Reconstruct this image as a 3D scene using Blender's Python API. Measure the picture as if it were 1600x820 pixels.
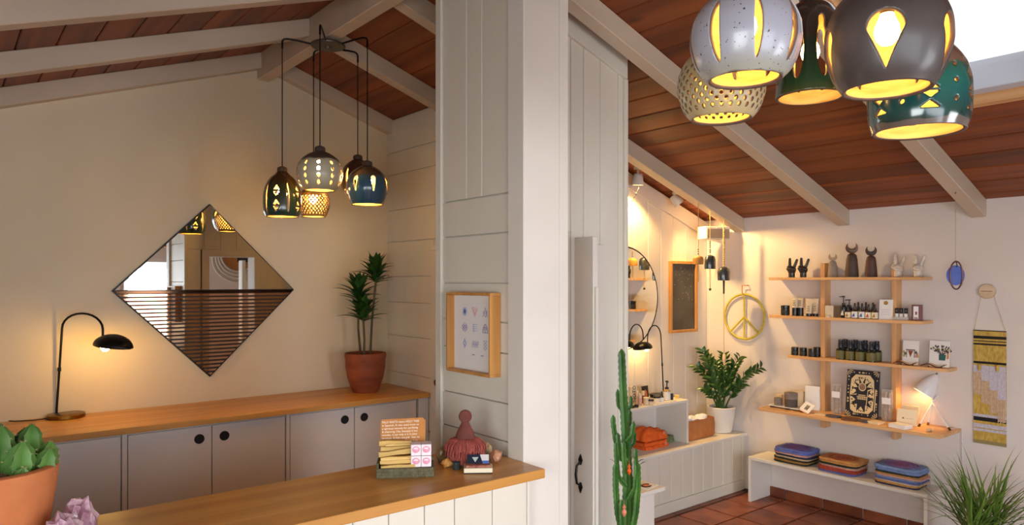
import bpy, bmesh, math, random
import numpy as np
from mathutils import Vector, Matrix, Euler

random.seed(7)
for o in list(bpy.data.objects):
    bpy.data.objects.remove(o, do_unlink=True)
scene = bpy.context.scene
COL = scene.collection
PI = math.pi

# ------------------------------------------------------------------ camera
H = 1.75                     # eye height
FPX = 1105.0                 # focal length in pixels of the 1600 px frame
HOR = 439.0                  # horizon row
YAW = math.radians(51.0)     # heading measured from +X towards +Y
cam_data = bpy.data.cameras.new('camera')
cam_data.sensor_width = 36.0
cam_data.lens = 36.0 * FPX / 1600.0
cam_data.shift_y = (HOR - 410.0) / 1600.0
cam_data.clip_start = 0.02
cam = bpy.data.objects.new('camera', cam_data)
COL.objects.link(cam)
cam.location = (0, 0, H)
cam.rotation_euler = (PI / 2, 0, YAW - PI / 2)
scene.camera = cam

# ------------------------------------------------------------------ exposure
vs = scene.view_settings
vs.view_transform = 'Standard'
vs.look = 'None'
vs.gamma = 1.0
vs.use_curve_mapping = False
vs.exposure = 0.30

# ------------------------------------------------------------------ sky
world = bpy.data.worlds.new('sky')
scene.world = world
world.use_nodes = True
wn, wl = world.node_tree.nodes, world.node_tree.links
bg = wn['Background']
wtc = wn.new('ShaderNodeTexCoord')
wno = wn.new('ShaderNodeTexNoise')
wno.inputs['Scale'].default_value = 2.2
wno.inputs['Detail'].default_value = 4
wra = wn.new('ShaderNodeValToRGB')
wra.color_ramp.elements[0].position = 0.40
wra.color_ramp.elements[0].color = (0.40, 0.66, 0.95, 1)
wra.color_ramp.elements[1].position = 0.56
wra.color_ramp.elements[1].color = (1.0, 1.0, 1.0, 1)
wl.new(wtc.outputs['Generated'], wno.inputs['Vector'])
wl.new(wno.outputs['Fac'], wra.inputs['Fac'])
wl.new(wra.outputs['Color'], bg.inputs['Color'])
bg.inputs['Strength'].default_value = 1.2

# room dimensions (metres)
XS, YM, XR = 5.29, 5.25, 1.87            # shelf wall, mirror wall, ridge
XL = 2 * XR - XS                          # left eave wall
YB = 3.79                                 # board wall at the back of the shop
XB = 2.91                                 # board wall beside the reception
YR = -1.7                                 # street front wall behind the camera
YP0, YP1 = 2.72, 2.92                     # partition wall
XE = 3.03                                 # end of the partition
SL, ZE = 0.3375, H + 0.53                 # roof pitch, ceiling height over the shelf wall
RD, RW = 0.115, 0.09                      # rafter depth, width
RY0, RSP = 2.52, 0.89                     # rafter rhythm
ZD = 1.0                                  # reception counter height
ZC = 0.90                                 # back cabinet height


def zceil(x):
    return ZE + SL * (XS - x) if x >= XR else ZE + SL * (x - XL)


# daylight: one area lamp in each street-side window opening
def window_light(name, loc, rot, sx, sy, watts, col):
    d = bpy.data.lights.new(name, 'AREA')
    d.shape = 'RECTANGLE'
    d.size, d.size_y = sx, sy
    d.energy = watts
    d.color = col
    o = bpy.data.objects.new(name, d)
    COL.objects.link(o)
    o.location = loc
    o.rotation_euler = rot
    d.spread = math.radians(150)
    return o


window_light('daylight_front_window', (0.3, YR + 0.10, 1.45), (PI / 2 - .5, 0, 0), 2.6, 1.5, 50, (0.92, 0.95, 1.0))
window_light('daylight_side_window', (XL + 0.10, -.45, 1.45), (0, -PI / 2 + .4, 0), 1.3, 1.8, 62, (0.92, 0.98, 0.96))
window_light('daylight_shop_window', (2.65, YR + 0.10, 1.15), (PI / 2 - .4, 0, 0), 0.9, 1.7, 40, (0.94, 0.95, 1.0))

# ------------------------------------------------------------------ view helpers: pixel of the photograph -> point on a real surface
FX, FY = math.cos(YAW), math.sin(YAW)
RX, RYY = math.sin(YAW), -math.cos(YAW)


def ray(u, v):
    k = (u - 800.0) / FPX
    return Vector((FX + k * RX, FY + k * RYY, (HOR - v) / FPX))


def at(u, v, t):
    return Vector((0, 0, H)) + ray(u, v) * t


def onx(u, v, X):
    d = ray(u, v)
    return Vector((0, 0, H)) + d * (X / d.x)


def ony(u, v, Y):
    d = ray(u, v)
    return Vector((0, 0, H)) + d * (Y / d.y)


def onz(u, v, Z):
    d = ray(u, v)
    return Vector((0, 0, H)) + d * ((Z - H) / d.z)


def yx(u, X):
    return onx(u, HOR, X).y


def xy(u, Y):
    return ony(u, HOR, Y).x


# ------------------------------------------------------------------ materials
def lin(c):
    out = []
    for x in c[:3]:
        x = x / 255.0
        out.append(x / 12.92 if x <= 0.04045 else ((x + 0.055) / 1.055) ** 2.4)
    return (*out, 1.0)


MATS = {}


def _new(name):
    m = bpy.data.materials.new(name)
    m.use_nodes = True
    return m, m.node_tree.nodes, m.node_tree.links, m.node_tree.nodes['Principled BSDF']


def pm(name, c, c2=None, rough=0.5, metal=0.0, scale=8.0, stretch=(1, 1, 1), bump=0.0, bscale=None, rnd=0.0,
       emit=None, es=0.0, trans=0.0, coat=0.0, alpha=1.0, lo=0.35, hi=0.65, detail=3, spec=None, ior=None):
    """procedural principled material: two colours mixed by noise in object space"""
    if name in MATS:
        return MATS[name]
    m, n, l, b = _new(name)
    b.inputs['Roughness'].default_value = rough
    b.inputs['Metallic'].default_value = metal
    b.inputs['Transmission Weight'].default_value = trans
    b.inputs['Coat Weight'].default_value = coat
    b.inputs['Alpha'].default_value = alpha
    if spec is not None:
        b.inputs['Specular IOR Level'].default_value = spec
    if ior:
        b.inputs['IOR'].default_value = ior
    tc = n.new('ShaderNodeTexCoord')
    mp = n.new('ShaderNodeMapping')
    mp.inputs['Scale'].default_value = stretch
    l.new(tc.outputs['Object'], mp.inputs['Vector'])
    src = None
    if c2 is not None:
        no = n.new('ShaderNodeTexNoise')
        no.inputs['Scale'].default_value = scale
        no.inputs['Detail'].default_value = detail
        l.new(mp.outputs['Vector'], no.inputs['Vector'])
        r = n.new('ShaderNodeValToRGB')
        r.color_ramp.elements[0].position = lo
        r.color_ramp.elements[0].color = lin(c)
        r.color_ramp.elements[1].position = hi
        r.color_ramp.elements[1].color = lin(c2)
        l.new(no.outputs['Fac'], r.inputs['Fac'])
        src = r.outputs['Color']
    else:
        rgb = n.new('ShaderNodeRGB')
        rgb.outputs[0].default_value = lin(c)
        src = rgb.outputs[0]
    if rnd:
        oi = n.new('ShaderNodeObjectInfo')
        mr = n.new('ShaderNodeMapRange')
        mr.inputs['To Min'].default_value = 1 - rnd
        mr.inputs['To Max'].default_value = 1 + rnd
        l.new(oi.outputs['Random'], mr.inputs['Value'])
        hs = n.new('ShaderNodeHueSaturation')
        l.new(mr.outputs['Result'], hs.inputs['Value'])
        l.new(src, hs.inputs['Color'])
        src = hs.outputs['Color']
    l.new(src, b.inputs['Base Color'])
    if emit is not None:
        b.inputs['Emission Color'].default_value = lin(emit)
        b.inputs['Emission Strength'].default_value = es
    if bump:
        nb = n.new('ShaderNodeTexNoise')
        nb.inputs['Scale'].default_value = bscale or scale * 3
        nb.inputs['Detail'].default_value = 4
        l.new(mp.outputs['Vector'], nb.inputs['Vector'])
        bp = n.new('ShaderNodeBump')
        bp.inputs['Strength'].default_value = bump
        bp.inputs['Distance'].default_value = 0.01
        l.new(nb.outputs['Fac'], bp.inputs['Height'])
        l.new(bp.outputs['Normal'], b.inputs['Normal'])
    MATS[name] = m
    return m


def wood(name, dark, mid, light, axis='x', rough=0.45, grain=14.0, rnd=0.12, knots=0.0, coat=0.0):
    """timber with long grain along one object axis, optional knots"""
    if name in MATS:
        return MATS[name]
    m, n, l, b = _new(name)
    b.inputs['Roughness'].default_value = rough
    b.inputs['Coat Weight'].default_value = coat
    tc = n.new('ShaderNodeTexCoord')
    oi = n.new('ShaderNodeObjectInfo')
    add = n.new('ShaderNodeVectorMath')
    add.operation = 'ADD'
    sc = n.new('ShaderNodeVectorMath')
    sc.operation = 'SCALE'
    sc.inputs[3].default_value = 37.0
    cmb = n.new('ShaderNodeCombineXYZ')
    for i in range(3):
        l.new(oi.outputs['Random'], cmb.inputs[i])
    l.new(cmb.outputs[0], sc.inputs[0])
    l.new(tc.outputs['Object'], add.inputs[0])
    l.new(sc.outputs[0], add.inputs[1])
    mp = n.new('ShaderNodeMapping')
    s = {'x': (0.06, 1, 1), 'y': (1, 0.06, 1), 'z': (1, 1, 0.06)}[axis]
    mp.inputs['Scale'].default_value = s
    l.new(add.outputs[0], mp.inputs['Vector'])
    no = n.new('ShaderNodeTexNoise')
    no.inputs['Scale'].default_value = grain
    no.inputs['Detail'].default_value = 6
    no.inputs['Distortion'].default_value = 0.6
    l.new(mp.outputs['Vector'], no.inputs['Vector'])
    r = n.new('ShaderNodeValToRGB')
    e = r.color_ramp.elements
    e[0].position, e[0].color = 0.28, lin(dark)
    e[1].position, e[1].color = 0.72, lin(light)
    x = e.new(0.5)
    x.color = lin(mid)
    l.new(no.outputs['Fac'], r.inputs['Fac'])
    src = r.outputs['Color']
    if knots:
        vo = n.new('ShaderNodeTexVoronoi')
        vo.inputs['Scale'].default_value = 2.6
        mk = n.new('ShaderNodeMapping')
        mk.inputs['Scale'].default_value = {'x': (0.45, 1, 1), 'y': (1, 0.45, 1), 'z': (1, 1, 0.45)}[axis]
        l.new(add.outputs[0], mk.inputs['Vector'])
        l.new(mk.outputs['Vector'], vo.inputs['Vector'])
        rk = n.new('ShaderNodeValToRGB')
        rk.color_ramp.elements[0].position = 0.02
        rk.color_ramp.elements[0].color = (knots, knots, knots, 1)
        rk.color_ramp.elements[1].position = 0.09
        rk.color_ramp.elements[1].color = (0, 0, 0, 1)
        l.new(vo.outputs['Distance'], rk.inputs['Fac'])
        mx = n.new('ShaderNodeMixRGB')
        mx.inputs['Color2'].default_value = lin([c * 0.4 for c in dark])
        l.new(rk.outputs['Color'], mx.inputs['Fac'])
        l.new(src, mx.inputs['Color1'])
        src = mx.outputs['Color']
    mr = n.new('ShaderNodeMapRange')
    mr.inputs['To Min'].default_value = 1 - rnd
    mr.inputs['To Max'].default_value = 1 + rnd
    l.new(oi.outputs['Random'], mr.inputs['Value'])
    hs = n.new('ShaderNodeHueSaturation')
    l.new(mr.outputs['Result'], hs.inputs['Value'])
    l.new(src, hs.inputs['Color'])
    l.new(hs.outputs['Color'], b.inputs['Base Color'])
    bp = n.new('ShaderNodeBump')
    bp.inputs['Strength'].default_value = 0.12
    bp.inputs['Distance'].default_value = 0.004
    l.new(no.outputs['Fac'], bp.inputs['Height'])
    l.new(bp.outputs['Normal'], b.inputs['Normal'])
    MATS[name] = m
    return m


def zramp(name, stops, rough=0.25, speck=None, coat=0.6, bands=0.0, metal=0.0):
    """glaze that changes with height on the pot itself (object z in metres)"""
    if name in MATS:
        return MATS[name]
    m, n, l, b = _new(name)
    b.inputs['Roughness'].default_value = rough
    b.inputs['Coat Weight'].default_value = coat
    b.inputs['Coat Roughness'].default_value = 0.12
    b.inputs['Metallic'].default_value = metal
    tc = n.new('ShaderNodeTexCoord')
    sp = n.new('ShaderNodeSeparateXYZ')
    l.new(tc.outputs['Object'], sp.inputs[0])
    no = n.new('ShaderNodeTexNoise')
    no.inputs['Scale'].default_value = 14
    l.new(tc.outputs['Object'], no.inputs['Vector'])
    ma = n.new('ShaderNodeMath')
    ma.operation = 'MULTIPLY_ADD'
    ma.inputs[1].default_value = 0.03
    l.new(no.outputs['Fac'], ma.inputs[0])
    l.new(sp.outputs['Z'], ma.inputs[2])
    z0, z1 = stops[0][0], stops[-1][0]
    mr = n.new('ShaderNodeMapRange')
    mr.inputs['From Min'].default_value = z0
    mr.inputs['From Max'].default_value = z1
    l.new(ma.outputs[0], mr.inputs['Value'])
    r = n.new('ShaderNodeValToRGB')
    e = r.color_ramp.elements
    e[0].position, e[0].color = 0.0, lin(stops[0][1])
    e[1].position, e[1].color = 1.0, lin(stops[-1][1])
    for z, c in stops[1:-1]:
        x = e.new((z - z0) / (z1 - z0))
        x.color = lin(c)
    l.new(mr.outputs['Result'], r.inputs['Fac'])
    src = r.outputs['Color']
    if speck:
        vo = n.new('ShaderNodeTexNoise')
        vo.inputs['Scale'].default_value = 130
        vo.inputs['Detail'].default_value = 1
        l.new(tc.outputs['Object'], vo.inputs['Vector'])
        rk = n.new('ShaderNodeValToRGB')
        rk.color_ramp.elements[0].position = 0.70
        rk.color_ramp.elements[0].color = (0, 0, 0, 1)
        rk.color_ramp.elements[1].position = 0.74
        rk.color_ramp.elements[1].color = (1, 1, 1, 1)
        l.new(vo.outputs['Fac'], rk.inputs['Fac'])
        mx = n.new('ShaderNodeMixRGB')
        mx.inputs['Color2'].default_value = lin(speck)
        l.new(rk.outputs['Color'], mx.inputs['Fac'])
        l.new(src, mx.inputs['Color1'])
        src = mx.outputs['Color']
    l.new(src, b.inputs['Base Color'])
    MATS[name] = m
    return m


WHITE = pm('white_paint', (226, 220, 211), (220, 214, 204), rough=0.5, scale=3, bump=0.04, bscale=60)
WHITEB = pm('white_board_paint', (226, 221, 208), (218, 212, 198), rough=0.45, scale=2.5, bump=0.06, bscale=40, stretch=(1, 1, .3))
PLASTER = pm('plaster_wall', (222, 208, 180), (214, 199, 170), rough=0.7, scale=1.4, bump=0.05, bscale=30)
SHOPW = pm('shop_wall_paint', (224, 214, 208), (219, 208, 201), rough=0.65, scale=1.6, bump=0.05, bscale=45)
BEAMW = pm('beam_white_paint', (208, 190, 168), (194, 176, 154), rough=0.5, scale=3, stretch=(.3, 1, 1), bump=0.06, bscale=40)
CEDAR = wood('cedar_ceiling', (90, 42, 12), (126, 60, 18), (154, 80, 30), 'y', rough=0.5, grain=9, rnd=0.22, knots=0.7)
OAK = wood('oak_counter', (180, 122, 52), (202, 144, 70), (218, 164, 90), 'x', rough=0.35, grain=11, rnd=0.05, knots=0.5)
PINEY = wood('pine_shelf', (206, 152, 98), (222, 172, 118), (232, 188, 138), 'y', rough=0.5, grain=13, rnd=0.05)
PINEZ = wood('pine_upright', (200, 146, 94), (216, 166, 114), (228, 182, 132), 'z', rough=0.5, grain=13, rnd=0.05)
FRAMEW = wood('frame_wood', (176, 118, 56), (196, 138, 72), (212, 156, 88), 'z', rough=0.45, grain=16, rnd=0.04)
BLACKM = pm('black_metal', (26, 24, 22), rough=0.35, metal=0.6)
DARK = pm('dark_hole', (14, 13, 13), rough=0.8)
BRASS = pm('aged_brass', (150, 112, 48), (120, 88, 38), rough=0.3, metal=1.0, scale=20)
CABW = pm('cabinet_laminate', (214, 205, 200), (209, 200, 196), rough=0.4, scale=2)
TERRA = pm('terracotta', (200, 122, 72), (186, 106, 58), rough=0.75, scale=7, bump=0.1, bscale=50)
SOIL = pm('potting_soil', (52, 38, 26), (90, 66, 44), rough=0.95, scale=60, bump=0.6, bscale=90)
MIRROR = pm('mirror_glass', (238, 240, 238), rough=0.015, metal=1.0)
GLASS = pm('clear_glass', (235, 240, 242), rough=0.03, alpha=0.10)
PAPER = pm('white_paper', (236, 232, 228), rough=0.7)
BULB = pm('warm_bulb', (255, 220, 160), rough=0.3, emit=(255, 200, 112), es=180.0)
BULBN = pm('warm_bulb_near', (255, 220, 160), rough=0.3, emit=(255, 202, 118), es=46.0)
BULBSPOT = pm('spot_bulb', (255, 230, 180), rough=0.3, emit=(255, 205, 130), es=60.0)


# ------------------------------------------------------------------ mesh builder
class MB:
    def __init__(self, M=None):
        self.v, self.f, self.mi = [], [], []
        self.M = M
        self.m = 0

    def add(self, vs_, fs):
        k = len(self.v)
        for p in vs_:
            p = Vector(p)
            self.v.append(self.M @ p if self.M else p)
        for f in fs:
            self.f.append([k + i for i in f])
            self.mi.append(self.m)
        return self

    def box(self, x0, x1, y0, y1, z0, z1):
        return self.add([(x0, y0, z0), (x1, y0, z0), (x1, y1, z0), (x0, y1, z0), (x0, y0, z1), (x1, y0, z1), (x1, y1, z1), (x0, y1, z1)],
                        [(3, 2, 1, 0), (4, 5, 6, 7), (0, 1, 5, 4), (1, 2, 6, 5), (2, 3, 7, 6), (3, 0, 4, 7)])

    def cbox(self, c, s):
        return self.box(c[0] - s[0] / 2, c[0] + s[0] / 2, c[1] - s[1] / 2, c[1] + s[1] / 2, c[2] - s[2] / 2, c[2] + s[2] / 2)

    def bar(self, p, q, w, h, up=(0, 0, 1)):
        p, q = Vector(p), Vector(q)
        d = (q - p).normalized()
        s = d.cross(Vector(up))
        if s.length < 1e-5:
            s = d.cross(Vector((1, 0, 0)))
        s.normalize()
        n = s.cross(d)
        s, n = s * w / 2, n * h / 2
        return self.add([p - s - n, p + s - n, p + s + n, p - s + n, q - s - n, q + s - n, q + s + n, q - s + n],
                        [(0, 3, 2, 1)[::-1], (4, 5, 6, 7)[::-1], (0, 1, 5, 4)[::-1], (1, 2, 6, 5)[::-1], (2, 3, 7, 6)[::-1], (3, 0, 4, 7)[::-1]])

    def tube(self, pts, r, seg=8, cap=True, closed=False):
        pts = [Vector(p) for p in pts]
        n = len(pts)
        rr = r if isinstance(r, (list, tuple)) else [r] * n
        vs_, fs = [], []
        prev = None
        for i in range(n):
            a = pts[(i - 1) % n] if (closed or i > 0) else pts[i]
            b = pts[(i + 1) % n] if (closed or i < n - 1) else pts[i]
            d = (b - a).normalized()
            if prev is None:
                s = d.cross(Vector((0, 0, 1)))
                if s.length < 1e-4:
                    s = d.cross(Vector((1, 0, 0)))
            else:
                s = prev - d * prev.dot(d)
            s.normalize()
            prev = s
            t = d.cross(s)
            for j in range(seg):
                an = 2 * PI * j / seg
                vs_.append(pts[i] + (s * math.cos(an) + t * math.sin(an)) * rr[i])
        m = n if closed else n - 1
        for i in range(m):
            for j in range(seg):
                k = (i + 1) % n
                fs.append((i * seg + j, i * seg + (j + 1) % seg, k * seg + (j + 1) % seg, k * seg + j))
        if cap and not closed:
            fs.append(tuple(range(seg))[::-1])
            fs.append(tuple((n - 1) * seg + j for j in range(seg)))
        return self.add(vs_, fs)

    def lathe(self, prof, seg=24, c=(0, 0, 0), cap0=True, cap1=True, sx=1, sy=1):
        vs_, fs = [], []
        for r, z in prof:
            for j in range(seg):
                a = 2 * PI * j / seg
                vs_.append((c[0] + r * math.cos(a) * sx, c[1] + r * math.sin(a) * sy, c[2] + z))
        for i in range(len(prof) - 1):
            for j in range(seg):
                k = (j + 1) % seg
                fs.append((i * seg + j, i * seg + k, (i + 1) * seg + k, (i + 1) * seg + j))
        if cap0:
            fs.append(tuple(range(seg))[::-1])
        if cap1:
            o = (len(prof) - 1) * seg
            fs.append(tuple(o + j for j in range(seg)))
        return self.add(vs_, fs)

    def prism(self, pts, a, d0, d1):
        """extrude a 2-D outline along axis a; outline is (y,z) for x, (x,z) for y, (x,y) for z"""
        n = len(pts)

        def mk(p, d):
            return {'x': (d, p[0], p[1]), 'y': (p[0], d, p[1]), 'z': (p[0], p[1], d)}[a]
        vs_ = [mk(p, d0) for p in pts] + [mk(p, d1) for p in pts]
        fs = [tuple(range(n))[::-1], tuple(range(n, 2 * n))]
        for i in range(n):
            j = (i + 1) % n
            fs.append((i, j, n + j, n + i))
        return self.add(vs_, fs)

    def ball(self, c, r, seg=12, rings=8, s=(1, 1, 1)):
        vs_, fs = [], []
        c = Vector(c)
        for i in range(1, rings):
            ph = PI * i / rings
            for j in range(seg):
                th = 2 * PI * j / seg
                vs_.append((c.x + r * s[0] * math.sin(ph) * math.cos(th), c.y + r * s[1] * math.sin(ph) * math.sin(th), c.z + r * s[2] * math.cos(ph)))
        b = len(vs_)
        vs_.append((c.x, c.y, c.z + r * s[2]))
        vs_.append((c.x, c.y, c.z - r * s[2]))
        for i in range(rings - 2):
            for j in range(seg):
                k = (j + 1) % seg
                fs.append((i * seg + j, (i + 1) * seg + j, (i + 1) * seg + k, i * seg + k))
        for j in range(seg):
            k = (j + 1) % seg
            fs.append((b, j, k))
            fs.append((b + 1, (rings - 2) * seg + k, (rings - 2) * seg + j))
        return self.add(vs_, fs)

    def mesh(self, name, mats, bevel=0.0, bseg=1, smooth=None, fix=True):
        me = bpy.data.meshes.new(name)
        me.from_pydata([tuple(p) for p in self.v], [], self.f)
        for m in (mats if isinstance(mats, (list, tuple)) else [mats]):
            me.materials.append(m)
        me.polygons.foreach_set('material_index', self.mi)
        if fix or bevel:
            bm = bmesh.new()
            bm.from_mesh(me)
            if fix:
                bmesh.ops.recalc_face_normals(bm, faces=bm.faces)
            if bevel:
                es = [e for e in bm.edges if len(e.link_faces) == 2 and e.calc_face_angle(0) > 0.6]
                bmesh.ops.bevel(bm, geom=es, offset=bevel, segments=bseg, profile=0.5, affect='EDGES', clamp_overlap=True)
            bm.to_mesh(me)
            bm.free()
        if smooth is not None:
            me.polygons.foreach_set('use_smooth', [True] * len(me.polygons))
            me.set_sharp_from_angle(angle=math.radians(smooth))
        me.update()
        return me

    def build(self, name, mats, parent=None, loc=None, rot=None, world=True, **kw):
        """world=True: vertices are world coordinates, re-expressed in the parent's (or own) frame"""
        M = None
        if parent is not None and world:
            M = ROOTM[parent.name].inverted()
        elif loc is not None and world:
            M = Matrix.Translation(Vector(loc)).inverted()
        if M is not None:
            self.v = [M @ p for p in self.v]
        o = bpy.data.objects.new(name, self.mesh(name, mats, **kw))
        COL.objects.link(o)
        if loc is not None:
            o.location = loc
        if rot is not None:
            o.rotation_euler = rot
        if parent is not None:
            o.parent = parent
            ROOTM[o.name] = ROOTM[parent.name] @ (Matrix.Translation(Vector(loc)) if (loc is not None and not world) else Matrix())
        else:
            ROOTM[o.name] = Matrix.Translation(Vector(loc)) if loc is not None else Matrix()
        return o


ROOTM = {}


def tag(o, label=None, cat=None, group=None, kind=None):
    if label:
        o['label'] = label
    if cat:
        o['category'] = cat
    if group:
        o['group'] = group
    if kind:
        o['kind'] = kind
    return o


def thing(name, label, cat, loc=(0, 0, 0), rz=0.0, group=None):
    o = bpy.data.objects.new(name, None)
    COL.objects.link(o)
    o.empty_display_size = 0.05
    o.location = loc
    o.rotation_euler = (0, 0, rz)
    ROOTM[o.name] = Matrix.Translation(Vector(loc)) @ Matrix.Rotation(rz, 4, 'Z')
    return tag(o, label, cat, group)


def sroot(name):
    o = bpy.data.objects.new(name, None)
    COL.objects.link(o)
    o.empty_display_size = 0.05
    ROOTM[o.name] = Matrix()
    o['kind'] = 'structure'
    return o


def inst(me, name, parent, M):
    """another object on shared mesh data, placed by a matrix in the parent's frame"""
    o = bpy.data.objects.new(name, me)
    COL.objects.link(o)
    o.parent = parent
    o.matrix_local = M
    return o


def dup(root, loc=None, rz=None, label=None, group=None):
    r = root.copy()
    COL.objects.link(r)
    if loc is not None:
        r.location = loc
    if rz is not None:
        r.rotation_euler = (0, 0, rz)
    if label:
        r['label'] = label
    if group:
        r['group'] = group
    for ch in list(root.children):
        c = ch.copy()
        COL.objects.link(c)
        c.parent = r
        for g in ch.children:
            d = g.copy()
            COL.objects.link(d)
            d.parent = c
    return r


def orient(origin, xdir, zdir):
    """matrix with local x along xdir and local z near zdir"""
    x = Vector(xdir).normalized()
    z = Vector(zdir)
    z = (z - x * z.dot(x))
    if z.length < 1e-5:
        z = Vector((0, 0, 1)) - x * x.z
        if z.length < 1e-5:
            z = Vector((0, 1, 0))
    z.normalize()
    y = z.cross(x)
    M = Matrix((x, y, z)).transposed().to_4x4()
    M.translation = Vector(origin)
    return M


def text_mesh(name, s, size, mat, parent, M, ext=0.0003, align='LEFT'):
    cu = bpy.data.curves.new(name, 'FONT')
    cu.body = s
    cu.size = size
    cu.extrude = ext
    cu.resolution_u = 2
    cu.align_x = align
    ob = bpy.data.objects.new(name, cu)
    COL.objects.link(ob)
    dg = bpy.context.evaluated_depsgraph_get()
    me = bpy.data.meshes.new_from_object(ob.evaluated_get(dg))
    bpy.data.objects.remove(ob, do_unlink=True)
    me.materials.clear()
    me.materials.append(mat)
    o = bpy.data.objects.new(name, me)
    COL.objects.link(o)
    o.parent = parent
    o.matrix_local = M
    return o


# ================================================================== SETTING
# ---- floor with terracotta tiles
FLOORM = pm('floor_bed', (84, 62, 48), (100, 74, 56), rough=0.9, scale=20)
TILE = pm('terracotta_tile', (150, 82, 50), (110, 56, 34), rough=0.42, scale=5, rnd=0.28, bump=0.12, bscale=18, detail=5)
floor = tag(MB().box(XL - .1, XS + .1, YR - .1, YM + .1, -0.12, -0.014).build('floor', FLOORM), kind='structure')
TS = 0.305


def tile_mesh(w, d):
    return MB().box(-w / 2, w / 2, -d / 2, d / 2, -0.014, 0.0).mesh('tile', TILE, bevel=0.004, bseg=2)


tm = tile_mesh(TS - .013, TS - .013)
tmc = tile_mesh(XS - 5.212 - .013, TS - .013)
for i in range(22):
    for j in range(20):
        x1 = 5.212 - i * TS
        y1 = 3.335 - j * TS
        if x1 - TS < XL or y1 - TS < YR:
            continue
        if i > 10 or j > 13:
            continue
        jz = random.uniform(-.0015, .0015)
        inst(tm, 'tile', floor, Matrix.Translation((x1 - TS / 2, y1 - TS / 2, jz)) @ Matrix.Rotation(random.choice([0, PI / 2, PI, 1.5 * PI]), 4, 'Z'))
        if i == 0:
            inst(tmc, 'tile', floor, Matrix.Translation(((5.212 + XS) / 2, y1 - TS / 2, jz)))
# the tiles out of the close view run on as one bed of tiles
far = MB()
for i in range(22):
    for j in range(24):
        x1, y1 = 5.212 - i * TS, 3.335 + 6 * TS - j * TS
        if i <= 10 and 6 <= j <= 19:
            continue
        if x1 - TS < XL or y1 - TS < YR or y1 > YM:
            continue
        far.box(x1 - TS + .0045, x1 - .0045, y1 - TS + .0045, y1 - .0045, -.014, 0)
tag(far.build('tile_field', TILE, parent=floor), kind='stuff')

# ---- walls
def gable(y0, y1, x0=XL - .1, x1=XS + .1, z0=0.0, extra=.12):
    pts = [(x0, z0), (x1, z0), (x1, zceil(min(x1, XS)) + extra)]
    if x0 < XR < x1:
        pts.append((XR, zceil(XR) + extra))
    pts.append((x0, zceil(max(x0, XL)) + extra))
    return MB().prism(pts, 'y', y0, y1)


tag(gable(YM, YM + .12).build('wall_back', PLASTER), kind='structure')
wall_right = tag(MB().box(XS, XS + .12, YR - .1, YM + .1, 0, ZE + .12).build('wall_right', SHOPW), kind='structure')
# tile skirting along the shelf wall
base_r = sroot('baseboard_right')
sk = MB().box(-.008, .008, -TS / 2 + .004, TS / 2 - .004, 0, .075).mesh('skirting_tile', TILE, bevel=.003)
for j in range(14):
    inst(sk, 'skirting_tile', base_r, Matrix.Translation((XS - .008, 3.335 - TS * (j + .5), 0)))

# street front behind the camera, with a wide window and a glazed shop door
wf = MB()


def front_piece(x0, x1, z0, z1=None):
    if z1 is not None:
        wf.box(x0, x1, YR - .12, YR, z0, z1)
        return
    pts = [(x0, z0), (x1, z0), (x1, zceil(min(x1, XS)) + .12)]
    if x0 < XR < x1:
        pts.append((XR, zceil(XR) + .12))
    pts.append((x0, zceil(max(x0, XL)) + .12))
    wf.prism(pts, 'y', YR - .12, YR)


front_piece(XL - .1, -1.1, 0)
front_piece(-1.1, 1.7, 0, .7)
front_piece(-1.1, 1.7, 2.2)
front_piece(1.7, 2.15, 0)
front_piece(2.15, 3.15, 2.1)
front_piece(3.15, XS + .1, 0)
tag(wf.build('wall_front', WHITE), kind='structure')
wl_ = MB()
wl_.box(XL - .12, XL, YR - .1, -1.35, 0, ZE + .12)
wl_.box(XL - .12, XL, .45, YM + .1, 0, ZE + .12)
wl_.box(XL - .12, XL, -1.35, .45, 0, .8)
wl_.box(XL - .12, XL, -1.35, .45, 2.1, ZE + .12)
tag(wl_.build('wall_left', WHITE), kind='structure')


def window(name, axis, pos, a0, a1, z0, z1, cols):
    r = sroot(name)
    fr = MB()
    w = .05

    def bx(p0, p1, q0, q1, d=.04):
        if axis == 'y':
            fr.box(p0, p1, pos - d, pos + .005, q0, q1)
        else:
            fr.box(pos - d, pos + .005, p0, p1, q0, q1)
    bx(a0, a1, z0, z0 + w)
    bx(a0, a1, z1 - w, z1)
    for i in range(cols + 1):
        c = a0 + (a1 - a0) * i / cols
        c = min(max(c, a0 + w / 2), a1 - w / 2)
        bx(c - w / 2, c + w / 2, z0 + w, z1 - w)
    fr.build('window_frame', WHITE, parent=r)
    for i in range(cols):
        c0 = a0 + (a1 - a0) * i / cols + .02
        c1 = a0 + (a1 - a0) * (i + 1) / cols - .02
        g = MB()
        if axis == 'y':
            g.box(c0, c1, pos - .024, pos - .018, z0 + .04, z1 - .04)
        else:
            g.box(pos - .024, pos - .018, c0, c1, z0 + .04, z1 - .04)
        g.build('pane', GLASS, parent=r)


window('window_2', 'y', YR - .04, -1.1, 1.7, .7, 2.2, 3)
window('window_3', 'y', YR - .04, 2.15, 3.15, 0, 2.1, 1)
window('window_4', 'x', XL - .04, -1.35, .45, .8, 2.1, 2)

# ---- ceiling: deck, cedar planks, rafters, ridge, skylight
ceil = sroot('ceiling')
SKX0, SKX1, SKY0, SKY1 = 2.75, 4.19, .86, 1.60
PW = 0.185
cs = math.sqrt(1 + SL * SL)
dxp = PW / cs


def slope_pt(side, s, dz=0.0):
    """s = horizontal distance from the ridge"""
    return (XR + side * s, zceil(XR) - SL * s + dz)


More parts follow.
